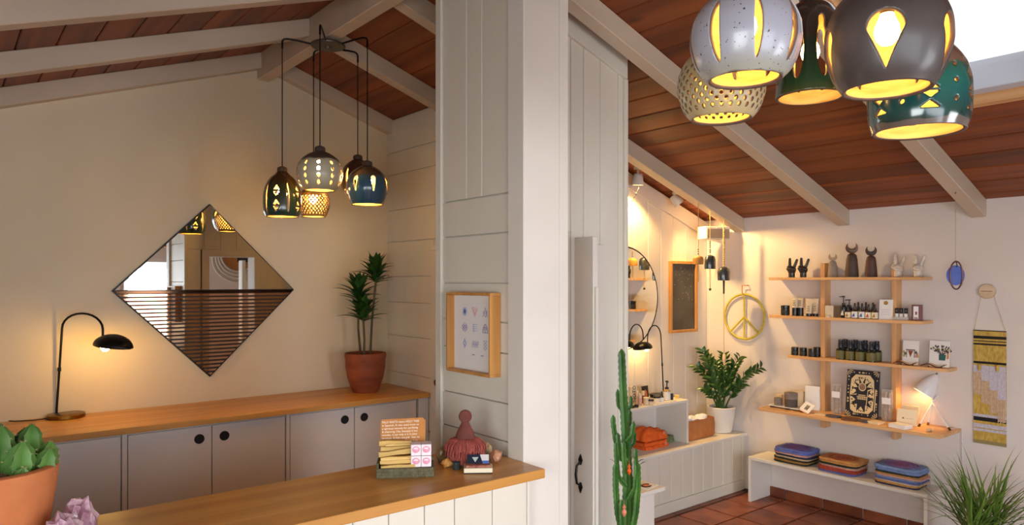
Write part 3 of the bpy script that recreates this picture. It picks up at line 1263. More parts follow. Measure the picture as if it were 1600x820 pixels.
G_GREEN = zramp('glaze_dark_green', [(0, (58, 70, 66)), (.05, (34, 62, 50)), (.17, (52, 60, 34)), (.24, (74, 50, 28)), (.30, (58, 42, 32))], rough=.18)
G_CREAM = zramp('glaze_cream', [(0, (176, 164, 128)), (.10, (190, 182, 160)), (.18, (186, 178, 150)), (.19, (84, 68, 54)), (.25, (70, 58, 48))], rough=.35, coat=.3)
G_GOLD = zramp('glaze_gold', [(0, (150, 116, 62)), (.1, (140, 106, 56)), (.25, (110, 80, 44))], rough=.3, coat=.3)
G_BROWN = zramp('glaze_brown', [(0, (120, 74, 40)), (.12, (84, 54, 36)), (.28, (66, 46, 36))], rough=.3)
G_BLUE = zramp('glaze_blue', [(0, (90, 80, 64)), (.016, (38, 76, 94)), (.09, (38, 82, 112)), (.17, (52, 84, 100)), (.19, (88, 66, 48)), (.27, (76, 58, 46))], rough=.2)
N_LAV = zramp('glaze_lavender', [(0, (92, 76, 68)), (.016, (92, 78, 70)), (.02, (156, 156, 142)), (.07, (160, 160, 172)), (.17, (158, 156, 166)), (.2, (120, 106, 100)), (.215, (86, 74, 70)), (.26, (84, 72, 68))], rough=.3, speck=(60, 50, 44), coat=.3)
N_CHAR = zramp('glaze_charcoal', [(0, (80, 68, 62)), (.03, (66, 58, 56)), (.14, (78, 70, 68)), (.28, (62, 54, 52))], rough=.42, coat=.15)
N_SAND = zramp('glaze_sand', [(0, (120, 98, 76)), (.012, (112, 92, 72)), (.02, (176, 158, 116)), (.2, (170, 152, 110))], rough=.4, coat=.2)
N_BOTT = zramp('glaze_bottle', [(0, (80, 84, 48)), (.05, (36, 76, 50)), (.16, (34, 62, 44)), (.2, (60, 50, 40)), (.3, (64, 54, 50))], rough=.15)
N_TEAL = zramp('glaze_teal', [(0, (100, 88, 82)), (.034, (98, 86, 80)), (.037, (28, 54, 50)), (.10, (26, 86, 84)), (.15, (32, 96, 88)), (.175, (46, 88, 76)), (.185, (120, 92, 76)), (.27, (104, 84, 74))], rough=.15)

RIDGE_BOT = 3.235
zd1 = 3.205


def rt(r, t):
    return (t * FX + r * RX, t * FY + r * RYY)


A = []
for u, t, vb, kind, pf, R, r0, h, m, rot in (
        (441, 4.30, 339, 'columns', bell, .113, .095, .275, G_GREEN, .62),
        (500, 4.06, 298, 'bigdots', globe, .13, .083, .225, G_CREAM, .2),
        (490, 4.56, 339, 'dots', globe, .103, .075, .2, G_GOLD, 0),
        (559, 4.58, 306, 'slits', globe, .108, .065, .235, G_BROWN, .3),
        (574, 4.28, 320, 'tears_s', globe, .126, .094, .235, G_BLUE, .5)):
    p = at(u, vb, t)
    A.append((p.x, p.y, p.z, kind, pf, R, r0, h, m, rot - (PI - YAW)))
pendant('pendant_cluster', 'five ceramic pendant lamps on long cords hanging above the back cabinets', 'pendant lamp', (XR, 4.12), zd1, A, RIDGE_BOT, False)
A = []
for u, t, vb, kind, pf, R, r0, h, m, rot in (
        (1164, 1.72, 126, 'slits', globe, .13, .085, .225, N_LAV, -.55),
        (1386, 1.70, 142, 'tears', globe, .139, .098, .27, N_CHAR, -.02),
        (1127, 2.03, 187, 'dots', globe, .123, .084, .215, N_SAND, 0),
        (1266, 2.24, 152, 'combs', bottle, .105, .105, .36, N_BOTT, 0),
        (1435, 2.00, 207, 'tris', bell, .131, .117, .275, N_TEAL, .22)):
    p = at(u, vb, t)
    A.append((p.x, p.y, p.z, kind, pf, R, r0, h, m, rot - (PI - YAW) - math.atan((u - 800) / FPX)))
cc = rt(.80, 1.93)
pendant('pendant_cluster', 'five large ceramic pendant lamps close overhead beside the skylight', 'pendant lamp', (XR, cc[1]), zd1, A, RIDGE_BOT, True)

# ================================================================== ARCHED DESK LAMPS
def arch_lamp(name, label, base, dirv, hp, span, rise, brass_base, shade_tilt, shade_dir, es_mat, scale=1.0, tag_end=True):
    """slim leaning pole that arches over to a half-dome shade; dirv = direction of the arch in plan"""
    root = thing(name, label, 'lamp', base)
    B = Vector(base)
    d = Vector((dirv[0], dirv[1], 0)).normalized()
    zz_ = Vector((0, 0, 1))
    off = d * (-.075 * scale)
    MB(Matrix.Translation(B)).lathe([(.0, 0), (.1 * scale, 0), (.105 * scale, .004), (.105 * scale, .022), (.1 * scale, .026), (.0, .026)], 40, cap0=False, cap1=False).build('lamp_base', brass_base, parent=root, smooth=40)
    p0 = B + off + zz_ * .02
    lean = d * (.045 * scale)
    pts = [p0, p0 + lean * .5 + zz_ * hp * .5, p0 + lean + zz_ * hp]
    c = pts[-1] + d * span / 2
    for i in range(1, 13):
        a = PI - PI * i / 12
        pts.append(c + d * (math.cos(a) * span / 2) + zz_ * (math.sin(a) * rise))
    e = pts[-1] + zz_ * (-.05 * scale)
    pts.append(e)
    MB().tube(pts, .0068 * scale, 10).build('arched_arm', BLACKM, parent=root, smooth=60)
    m = p0 + lean * .5 + zz_ * hp * .52
    MB().tube([m - zz_ * .012, m + zz_ * .012], .0105 * scale, 10).build('pole_collar', BLACKM, parent=root, smooth=40)
    # joint and shade
    MB().ball(e, .013 * scale, 10, 8).build('joint', BRASS, parent=root, smooth=60)
    s = Vector((shade_dir[0], shade_dir[1], 0)).normalized()
    side = zz_.cross(s)
    ax = (s * math.cos(shade_tilt) - zz_ * math.sin(shade_tilt)).normalized()
    nrm_ = side.cross(ax) * -1
    if nrm_.z < 0:
        nrm_ = -nrm_
    L_, W_, D_ = .255 * scale, .10 * scale, .078 * scale
    o0 = e - zz_ * .012 - ax * .045 * scale
    vs_, fs = [], []
    nu, nv = 16, 12
    for i in range(nu + 1):
        q = i / nu
        w = math.sin(PI * q) ** .55 if 0 < q < 1 else 0.0
        hgt = (math.sin(PI * min(1, q * .95 + .03))) ** .7
        for j in range(nv + 1):
            a = PI * j / nv
            vs_.append(o0 + ax * (q * L_) + side * (math.cos(a) * W_ * w) + nrm_ * (math.sin(a) * D_ * w * .95) - nrm_ * .03 * scale)
    for i in range(nu):
        for j in range(nv):
            fs.append((i * (nv + 1) + j, (i + 1) * (nv + 1) + j, (i + 1) * (nv + 1) + j + 1, i * (nv + 1) + j + 1))
    mb = MB().add(vs_, fs)
    sh = mb.build('lamp_shade', [BLACKM], parent=root, smooth=60)
    md = sh.modifiers.new('wall', 'SOLIDIFY')
    md.thickness = .003
    bp = o0 + ax * (L_ * .27) - nrm_ * .045 * scale
    MB().tube([bp + nrm_ * .055 * scale - ax * .02, bp + nrm_ * .02 * scale], .013 * scale, 10).build('lamp_socket', BRASS, parent=root, smooth=40)
    MB().ball(bp, .026 * scale, 14, 10).build('bulb', es_mat, parent=root, smooth=60)
    return root, p0


lb = onz(103, 652, ZC)
rdir = Vector((RX, RYY, 0))
ldir = (rdir * 1.0 + Vector((FX, FY, 0)) * -.28).normalized()
lamp1, lp0 = arch_lamp('desk_lamp', 'black arched desk lamp with round brass base below the diamond mirror', (lb.x, lb.y, ZC), ldir, .535, .315, .095, BRASS, .13, ldir, BULB, 1.0)
MB().tube([lp0 + Vector((-.02, .0, -.014)), lp0 + Vector((-.08, -.05, -.017)), lp0 + Vector((-.13, -.06, -.017)), lp0 + Vector((-.22, -.02, -.017)), lp0 + Vector((-.3, .1, -.017))], .003, 6).build('cord', BLACKM, parent=lamp1, smooth=60)
lb2 = ony(1030, 600, 3.68)
lamp2, _ = arch_lamp('desk_lamp', 'black arched desk lamp on the cubby box before the round mirror', (lb2.x, 3.68, ZQ), (-1, 0, 0), .46, .165, .10, BLACKM, .1, (-1, 0, 0), BULB, .72)

# ================================================================== DIAMOND MIRROR
cxm, czm, hd_ = ony(328.5, 453, YM - .03).x, ony(328.5, 453.5, YM - .03).z, .605
YMm = YM - .002
dm = thing('diamond_mirror', 'large diamond-shaped wall mirror, lower half of bronze slats', 'mirror', (cxm, YM, czm))
MB().prism([(cxm - hd_ - .006, czm), (cxm, czm - hd_ - .006), (cxm + hd_ + .006, czm), (cxm, czm + hd_ + .006)], 'y', YM - .022, YM - .001).build('backing', pm('mirror_back', (34, 24, 18), rough=.5), parent=dm)
MB().prism([(cxm - hd_ + .003, czm + .006), (cxm + hd_ - .003, czm + .006), (cxm, czm + hd_ - .001)], 'y', YM - .028, YM - .022).build('mirror_glass', MIRROR, parent=dm)
ed = MB()
for a, b in (((-hd_, 0), (0, hd_)), ((0, hd_), (hd_, 0)), ((hd_, 0), (0, -hd_)), ((0, -hd_), (-hd_, 0))):
    ed.bar((cxm + a[0], YM - .017, czm + a[1]), (cxm + b[0], YM - .017, czm + b[1]), .0035, .034, up=(0, 1, 0))
ed.build('edge_frame', BLACKM, parent=dm)
BRONZE = pm('bronze_mirror', (214, 172, 138), rough=.03, metal=1.0)
MB().prism([(cxm - hd_ + .01, czm), (cxm - hd_ + .024, czm - .018), (cxm + hd_ - .024, czm - .018), (cxm + hd_ - .01, czm)], 'y', YM - .03, YM - .022).build('centre_rail', pm('bronze_dark', (70, 48, 34), rough=.1, metal=1.0), parent=dm)
ns = 22
pitch = (hd_ - .022) / ns
for i in range(ns):
    z1 = czm - .022 - i * pitch
    z0 = z1 - pitch * .62
    w1, w0 = hd_ - (czm - z1) - .004, hd_ - (czm - z0) - .004
    if w0 < .004:
        w0 = .002
    MB().prism([(cxm - w0, z0), (cxm + w0, z0), (cxm + w1, z1), (cxm - w1, z1)], 'y', YM - .030, YM - .022).build('slat', BRONZE, parent=dm, bevel=.001)

# what the mirror looks at: ring sculpture on the street-front wall
def mir(u, v, Y):
    """point on the plane y=Y seen at pixel (u,v) by way of the diamond mirror"""
    d = ray(u, v)
    yy = YM - .028
    t = (2 * yy - Y) / d.y
    return Vector((d.x * t, Y, H + d.z * t))


rc = mir(372, 400, YR)
rs = thing('ring_sculpture', 'white concentric ring wall sculpture on the street-front wall, seen in mirror', 'wall art', (rc.x, YR, rc.z))
for k, rad in enumerate((.42, .37, .33, .29)):
    n_ = 40
    pts = [(rc.x + rad * math.cos(2 * PI * i / n_), YR + .02 + .012 * k, rc.z - .05 * (3 - k) * .4 + rad * .9 * math.sin(2 * PI * i / n_)) for i in range(n_)]
    MB().tube(pts, .013, 8, closed=True).build('ring', WHITE, parent=rs, smooth=60)
MB(Matrix.Translation((rc.x, YR + .001, rc.z)) @ Matrix.Rotation(-PI / 2, 4, 'X')).lathe([(0, 0), (.25, 0), (.25, .02), (0, .02)], 40, cap0=False, cap1=False).build('wood_disc', FRAMEW, parent=rs)
MB().box(rc.x - .02, rc.x + .17, YR + .02, YR + .035, rc.z - .1, rc.z + .12).build('dark_panel', pm('dark_panel', (38, 32, 32), rough=.5), parent=rs)

# ================================================================== FRAMED PRINT ON THE PILLAR WALL
fy1, fy0 = onx(713.5, 458, XP).y, onx(783, 455, XP).y
fz1, fz0 = onx(714, 456, XP).z, onx(714, 577, XP).z
fp = thing('framed_print', 'oak framed print of nine line-drawn geometric symbols on the pillar wall', 'picture', (XP, (fy0 + fy1) / 2, fz0))
fw, fd = .013, .06
for a in ((fy0, fy1, fz1 - fw, fz1), (fy0, fy1, fz0, fz0 + fw), (fy0, fy0 + fw, fz0 + fw, fz1 - fw), (fy1 - fw, fy1, fz0 + fw, fz1 - fw)):
    MB().box(XP - fd, XP - .001, *a).build('frame_rail', FRAMEW, parent=fp, bevel=.0015)
MB().box(XP - .022, XP - .018, fy0 + fw, fy1 - fw, fz0 + fw, fz1 - fw).build('print', PAPER, parent=fp)
INK = [pm('ink_blue', (92, 116, 190), rough=.7), pm('ink_violet', (112, 92, 160), rough=.7), pm('ink_red', (214, 106, 104), rough=.7)]
pw, ph = fy1 - fy0 - 2 * fw, fz1 - fz0 - 2 * fw
XF = XP - .0225


def sym(kind, cy, cz, r, m):
    t = MB()
    lw = .0011

    def poly(pts, closed=True):
        n_ = len(pts)
        for i in range(n_ if closed else n_ - 1):
            a, b = pts[i], pts[(i + 1) % n_]
            t.bar((XF, cy - a[0], cz + a[1]), (XF, cy - b[0], cz + b[1]), lw, lw)

    def ring(q, k, off=0, n_=14, c=(0, 0)):
        poly([(c[0] + q * math.cos(off + 2 * PI * i / n_), c[1] + q * math.sin(off + 2 * PI * i / n_)) for i in range(n_)])
    if kind == 0:
        for i in range(8):
            a = PI * i / 8
            poly([(-r * math.cos(a), -r * math.sin(a)), (r * math.cos(a), r * math.sin(a))], False)
        ring(r * .5, 1)
        ring(r * .25, 1, n_=4)
    elif kind == 1:
        poly([(-r, r * .8), (r, r * .8), (0, -r)])
        poly([(-r * .55, r * .5), (r * .55, r * .5), (0, -r * .5)])
        poly([(-r, r), (-r * .3, r)], False)
    elif kind == 2:
        poly([(-r * .8, -r), (0, r), (r * .8, -r)], False)
        poly([(-r * .8, r * .2), (0, -r), (r * .8, r * .2)], False)
        ring(r * .3, 1)
    elif kind == 3:
        for i in range(4):
            ring(r * .6, 1, c=(r * .35 * math.cos(PI / 2 * i), r * .35 * math.sin(PI / 2 * i)))
    elif kind == 4:
        for i in range(4):
            poly([(-r * .9, r * (.7 - .45 * i)), (r * .9, r * (.7 - .45 * i) + r * .1)], False)
        poly([(-r * .4, r), (-r * .4, -r * .9)], False)
    elif kind == 5:
        for i in range(3):
            a = PI / 2 + 2 * PI * i / 3
            ring(r * .6, 1, c=(r * .4 * math.cos(a), r * .4 * math.sin(a)))
        poly([(-r, -r * .9), (r, -r * .9), (0, r)])
    elif kind == 6:
        poly([(0, r), (r * .6, 0), (0, -r), (-r * .6, 0)])
        poly([(0, r * .6), (r * .3, 0), (0, -r * .6), (-r * .3, 0)])
    elif kind == 7:
        for i in range(6):
            x_ = -r + 2 * r * i / 5
            poly([(x_, -r * .7), (x_ + r * .3, r * .7)], False)
        poly([(-r, 0), (r, 0)], False)
    else:
        for i in range(3):
            q = r * (.7 - .7 * i)
            poly([(-r * .6, q + r * .25), (r * .6, q + r * .25), (0, q - r * .3)])
    t.build('line_symbol', m, parent=fp)


for i in range(3):
    for j in range(3):
        sym(i * 3 + j, fy1 - fw - pw * (.27 + .25 * j), fz1 - fw - ph * (.22 + .215 * i), .021, INK[(i + j) % 2 if (i, j) not in ((0, 1), (0, 2), (1, 2)) else (2 if (i, j) == (0, 1) else 1)])
for j, t_s in ((.45, .022), (.66, .022)):
    MB().box(XF - .0002, XF + .0004, fy1 - fw - pw * j - t_s, fy1 - fw - pw * j, fz1 - fw - ph * .79 - .002, fz1 - fw - ph * .79 + .001).build('caption_line', INK[1], parent=fp)
# ================================================================== PLANTS AND POTS
def pot_mesh(prof_out, wall, rim_mat, seg=40):
    """open pot: outer profile then inner profile back down"""
    inner = [(max(.002, r - wall), z) for r, z in prof_out[::-1]]
    inner = [(r, max(z, prof_out[0][1] + wall)) for r, z in inner]
    return MB().lathe([(.0005, prof_out[0][1])] + prof_out + inner + [(.0005, prof_out[0][1] + wall)], seg, cap0=False, cap1=False)


def blade_mesh(name, mat, L, W, bend=.3, seg=6, fold=.25, droop=0.0, tip=1.3, base_w=.35):
    """leaf along +x curving down (-z), folded along the midrib"""
    vs_, fs = [], []
    for i in range(seg + 1):
        q = i / seg
        w = W / 2 * (base_w + (1 - base_w) * math.sin(PI * min(1, q * 1.0 + .0) ** .8)) * (1 - q ** (4 * tip) * .98)
        a = -bend * q + bend * .4
        x = L * q * (1 - .15 * abs(bend) * q)
        z = L * (math.sin(bend * .4) * q - bend * .55 * q * q) - droop * L * q ** 3
        vs_ += [(x, -w, z + w * fold), (x, 0, z), (x, w, z + w * fold)]
    for i in range(seg):
        k = 3 * i
        fs += [(k, k + 3, k + 4, k + 1), (k + 1, k + 4, k + 5, k + 2)]
    me = MB().add(vs_, fs).mesh(name, mat, smooth=80, fix=False)
    return me


LEAFD = pm('dracaena_leaf', (38, 72, 30), (60, 104, 42), rough=.35, scale=12, rnd=.25, stretch=(.3, 1, 1))
LEAFZ = pm('zz_leaf', (30, 66, 26), (52, 96, 38), rough=.28, scale=10, rnd=.25)
LEAFS = pm('spike_leaf', (70, 104, 40), (140, 164, 72), rough=.4, scale=10, rnd=.3, stretch=(.15, 1, 1))
STEM = pm('woody_stem', (104, 96, 60), (84, 70, 44), rough=.7, scale=30, stretch=(1, 1, .4))
GREENSTEM = pm('green_stem', (70, 104, 44), (54, 84, 36), rough=.5, scale=12)
AGEDPOT = pm('weathered_terracotta', (112, 54, 30), (158, 84, 50), rough=.7, scale=5, stretch=(1, 1, 2.4), bump=.15, bscale=25, lo=.3, hi=.7, detail=6)
WHITEPOT = pm('white_ceramic', (226, 222, 216), rough=.3, coat=.3)

# ---- dracaena on the back worktop
pb_ = onz(571, 607, ZC)
pb_.x *= .972
pb_.y *= .972
dp = thing('potted_dracaena', 'dracaena with three leaf heads in a weathered terracotta pot', 'plant', (pb_.x, pb_.y, ZC))
s_ = 5.2 / FPX
pot = pot_mesh([(.092, 0), (.108, .03), (.136, .11), (.15, .19), (.152, .25), (.156, .262), (.158, .29), (.155, .30)], .014, None)
o = pot.build('pot', AGEDPOT, parent=dp, world=False, smooth=35)
MB().lathe([(0, .268), (.06, .272), (.137, .262)], 28, cap0=False, cap1=False).build('soil', SOIL, parent=dp, world=False)
C0 = Vector((pb_.x, pb_.y, ZC))


def loc_at(u, v, base):
    """offset from a plant's base, in the plane through it facing the camera"""
    t = base.x * FX + base.y * FY
    p = at(u, v, t)
    return p - base


leafd = [blade_mesh('leaf', LEAFD, L, W, b) for L, W, b in ((.20, .066, .45), (.22, .07, .65), (.18, .062, .2), (.21, .066, .9))]
for (u0, u1, vtop, jit, heads) in ((563, 559, 468, .02, 38), (570, 569, 500, -.03, 34), (577, 586, 440, .035, 46)):
    b = loc_at(u0, 545, C0)
    e = loc_at(u1, vtop, C0)
    off = Vector((FX, FY, 0)) * jit
    b, e = b + off, e + off
    b.z = .262
    mid = (b + e) / 2 + Vector((RX, RYY, 0)) * random.uniform(-.012, .012)
    MB().tube([b, b + (mid - b) * .5, mid, mid + (e - mid) * .6, e], [.0095, .009, .0085, .0085, .009], 8).build('stem', STEM, parent=dp, world=False, smooth=60)
    hh = .19 if vtop < 470 else .15
    for i in range(heads):
        q = i / heads
        a = i * 2.4 + random.uniform(-.2, .2)
        el = math.radians(14 + 66 * q) + random.uniform(-.12, .12)
        org = e + Vector((0, 0, -.01 + hh * .55 * q))
        dvec = Vector((math.cos(a) * math.cos(el), math.sin(a) * math.cos(el), math.sin(el)))
        sc = random.uniform(.8, 1.1) * (1.0 if q < .8 else .8)
        M = orient(org, dvec, (0, 0, 1)) @ Matrix.Scale(sc, 4)
        inst(random.choice(leafd), 'leaf', dp, M)

# ---- ribbed succulents
def cactus_stem(pts, rad, ribs, depth, mat, n_around=None, taper_top=True, wob=0.0):
    """ribbed column along a polyline; returns mesh builder and spine sites"""
    P = [Vector(p) for p in pts]
    # resample
    L = [0]
    for a, b in zip(P[:-1], P[1:]):
        L.append(L[-1] + (b - a).length)
    N = max(8, int(L[-1] / .014))
    N = min(N, 70)
    seg = ribs * 4
    vs_, fs, sp = [], [], []
    pos = []
    for i in range(N + 1):
        l = L[-1] * i / N
        k = 0
        while k < len(L) - 2 and L[k + 1] < l:
            k += 1
        f = (l - L[k]) / (L[k + 1] - L[k])
        pos.append(P[k].lerp(P[k + 1], f))
    for i in range(N + 1):
        d = (pos[min(i + 1, N)] - pos[max(i - 1, 0)]).normalized()
        s = d.cross(Vector((.31, .95, .05))).normalized()
        t = d.cross(s)
        q = i / N
        R = rad(q) if callable(rad) else rad
        top = min(1.0, ((1 - q) * L[-1]) / (1.6 * R + 1e-6))
        R = R * math.sqrt(max(.02, 1 - (1 - top) ** 2))
        R *= 1 + wob * math.sin(i * 2.1)
        for j in range(seg):
            a = 2 * PI * j / seg
            ph = (j % 4) / 4
            rr = R * (1 - depth * (.5 - .5 * math.cos(2 * PI * (ph + .5) + PI) if False else (1 - abs(2 * ph - 1)) if ph else 0) * 1.0)
            tooth = 1.0 + (.15 if (i % 2 == 0 and j % 4 == 0) else 0)
            p = pos[i] + (s * math.cos(a) + t * math.sin(a)) * rr * tooth
            vs_.append(p)
            if j % 4 == 0 and i % 2 == 0 and i > 0:
                sp.append((p, (s * math.cos(a) + t * math.sin(a)), d))
    for i in range(N):
        for j in range(seg):
            k = (j + 1) % seg
            fs.append((i * seg + j, i * seg + k, (i + 1) * seg + k, (i + 1) * seg + j))
    fs.append(tuple(N * seg + j for j in range(seg)))
    return MB().add(vs_, fs), sp


def spines(sp, ln, mat, parent, world=True, two=True):
    m = MB()
    for p, o_, d in sp:
        for sgn in ((-1, 1) if two else (1,)):
            v = (o_ + d * .35 * sgn).normalized()
            side = v.cross(d).normalized() * ln * .09
            m.add([p - side, p + side, p + v * ln, p + d * ln * .12], [(0, 1, 2), (1, 3, 2), (3, 0, 2)])
    o = m.build('spines', mat, parent=parent, world=world, fix=False)
    o['kind'] = 'stuff'
    return o


CACT = pm('cactus_skin', (62, 100, 44), (92, 134, 60), rough=.45, scale=9, rnd=.12)
CACTD = pm('tall_cactus_skin', (44, 86, 34), (74, 122, 48), rough=.4, scale=7, rnd=.1)
SPINE = pm('cactus_spine', (206, 190, 150), (120, 84, 54), rough=.6, scale=40)

# ---- terracotta bowl of cactus on the reception counter
kb = Vector((.112, 2.355, ZD))
kp = thing('potted_cactus', 'chunky green cactus in a smooth terracotta pot on the counter', 'cactus', kb)
PR, PH = .150, .245
pot_mesh([(.105, 0), (.113, .004), (.130, .09), (.145, .19), (PR, PH - .012), (PR, PH), (PR - .006, PH + .003)], .016, None, 56).build('pot', TERRA, parent=kp, world=False, smooth=35)
MB().lathe([(0, PH - .01), (.1, PH - .01), (PR - .017, PH - .016)], 32, cap0=False, cap1=False).build('soil', SOIL, parent=kp, world=False)
gm = MB()
for i in range(420):
    a, r = random.uniform(0, 2 * PI), math.sqrt(random.random()) * (PR - .022)
    q = random.uniform(.003, .007)
    gm.ball((r * math.cos(a), r * math.sin(a), PH - .011 + random.uniform(0, .004)), q, 5, 4, (1.3, .8, .6))
tag(gm.build('gravel', pm('gravel', (150, 118, 86), (92, 74, 60), rough=.8, scale=60), parent=kp, world=False), kind='stuff')
for (r_, f_, h_, rad) in ((.02, .0, .15, .031), (.078, -.01, .112, .031), (.112, .035, .082, .026), (.045, .07, .14, .028), (-.03, .06, .145, .03), (-.072, -.02, .13, .031), (-.05, -.075, .085, .024),
                          (.022, -.075, .045, .017), (.098, -.035, .05, .017), (.085, .078, .09, .026), (-.11, .03, .1, .027), (.056, -.062, .03, .013), (.0, .112, .12, .027), (-.02, -.03, .09, .022)):
    b = Vector((RX, RYY, 0)) * r_ + Vector((FX, FY, 0)) * f_
    out = Vector((b.x, b.y, 0)) * .14
    b.z = PH - .035
    e = b + out + Vector((0, 0, h_))
    mb, sp = cactus_stem([b, (b + e) / 2 - out * .1, e], lambda q, r=rad: r * (.72 + .42 * math.sin(PI * min(1, q * .85 + .12))), 5 if rad > .025 else 4, .5, CACT)
    so = mb.build('stem', CACT, parent=kp, world=False, smooth=30)
    ROOTM[so.name] = Matrix()
    spines(sp, .0085, SPINE, so, world=False)

# ---- amethyst and rock beside it
def rock(name, mat, label, loc, size, seed, facet=1, cat='stone', n=2, group=None, flat=False):
    rnd = random.Random(seed)
    bm = bmesh.new()
    bmesh.ops.create_icosphere(bm, subdivisions=n, radius=1)
    for v in bm.verts:
        k = 1 + rnd.uniform(-.18, .16) * facet
        v.co = Vector((v.co.x * size[0] * k, v.co.y * size[1] * k, max(-.8, v.co.z) * size[2] * k))
    zmin = min(v.co.z for v in bm.verts)
    for v in bm.verts:
        v.co.z -= zmin
    me = bpy.data.meshes.new(name)
    bm.to_mesh(me)
    bm.free()
    me.materials.append(mat)
    o = bpy.data.objects.new(name, me)
    COL.objects.link(o)
    o.location = loc
    return tag(o, label, cat, group)


AMETH = pm('amethyst', (148, 98, 122), (206, 176, 184), rough=.25, scale=22, coat=.4, bump=.8, bscale=40)
p = Vector((.252, 2.195, 0))
rock('amethyst', AMETH, 'rough mauve amethyst chunk at the left end of the reception counter', (p.x, p.y, ZD), (.046, .042, .072), 3, 1.1, n=3)
p = Vector((.305, 2.285, 0))
rock('amethyst', AMETH, 'pale mauve amethyst chunk nearest the dark cabinet side, right of its twin', (p.x, p.y, ZD), (.042, .042, .078), 8, 1.1, n=3)

# ---- tall cactus in front of the partition
tb = Vector((*rt(( 981 - 800) / FPX * 3.62, 3.62), 0))
tc_ = thing('tall_cactus', 'tall dark green columnar cactus before the partition end', 'cactus', tb)
pot_mesh([(.13, 0), (.14, .01), (.165, .18), (.18, .30), (.185, .33), (.18, .335)], .014, None).build('pot', TERRA, parent=tc_, world=False, smooth=35)
MB().lathe([(0, .31), (.165, .305)], 28, cap0=False, cap1=False).build('soil', SOIL, parent=tc_, world=False)


def tcp(u, v, dt=0.0):
    return at(u, v, 3.62 + dt) - tb


for pts, r in (([(980, 880, 0), (981, 760, 0), (978, 680, 0), (973, 600, 0), (971, 545, 0)], lambda q: .034 - .015 * q),
               ([(975, 705, -.03), (962, 690, -.03), (958, 660, -.03), (958, 648, -.03)], .0135),
               ([(979, 690, -.03), (988, 680, -.04), (990, 660, -.04), (990, 658, -.04)], .014),
               ([(972, 640, .03), (966, 632, .03), (965, 608, .03)], .0115),
               ([(980, 720, -.045), (969, 715, -.05), (966, 690, -.05), (965, 676, -.05)], .0135),
               ([(982, 640, .02), (986, 632, .02), (986, 618, .02)], .010),
               ([(984, 850, -.03), (994, 800, -.04), (997, 760, -.04), (996, 722, -.04)], .0165),
               ([(978, 860, -.05), (965, 800, -.06), (962, 760, -.06), (962, 722, -.06)], .0165),
               ([(984, 860, .03), (988, 800, .02), (989, 770, .02), (989, 745, .02)], .014),
               ([(976, 870, -.08), (972, 820, -.09), (971, 780, -.09)], .014),
               ([(984, 700, .03), (991, 690, .03), (991, 672, .03)], .0115),
               ([(978, 760, -.05), (966, 745, -.05), (963, 715, -.05), (962, 690, -.05)], .0125), ([(982, 780, -.03), (992, 762, -.04), (994, 730, -.04), (993, 700, -.04)], .0125),
               ([(980, 690, .05), (984, 672, .05), (984, 640, .05)], .0125), ([(979, 740, -.07), (975, 720, -.08), (974, 690, -.08)], .013)):
    P_ = [tcp(*q) for q in pts]
    P_[0].z = max(P_[0].z, .3)
    mb, sp = cactus_stem(P_, r, 4, .5, CACTD)
    so = mb.build('stem', CACTD, parent=tc_, world=False, smooth=30)
    ROOTM[so.name] = Matrix()
    spines(sp, .006, SPINE, so, world=False, two=False)
tl = blade_mesh('leaf', LEAFD, .04, .013, .4)
for u, v, sg in ((961, 722, -1), (961, 724, 1), (997, 722, 1), (1000, 726, 1), (996, 718, -1), (962, 716, 1)):
    inst(tl, 'leaf', tc_, orient(tcp(u, v, -.05), Vector((RX * sg, RYY * sg, .6)), (0, 0, 1)))
ORANGE = pm('orange_ornament', (236, 112, 36), (214, 84, 24), rough=.5, scale=30)
for (u, v, lb_, sc, colm) in ((983, 733, 'small orange hanging ornament caught among the tall cactus stems', .017, ORANGE), (975, 797, 'pink copper drop ornament low on the tall cactus', .02, pm('copper_pink', (214, 134, 100), rough=.4))):
    pp = at(u, v, 3.52)
    m = MB()
    m.lathe([(.001, -sc * 1.7), (sc * .6, -sc * .9), (sc * .75, -sc * .3), (sc * .3, sc * .35), (sc * .55, sc * .8), (sc * .25, sc * 1.3), (.001, sc * 1.6)], 14, (0, 0, 0))
    m.tube([(0, 0, sc * 1.5), (0, 0, sc * 2.6)], .0008, 5)
    tag(m.build('hanging_ornament', colm, loc=(pp.x, pp.y, pp.z), world=False, smooth=50), lb_, 'ornament')

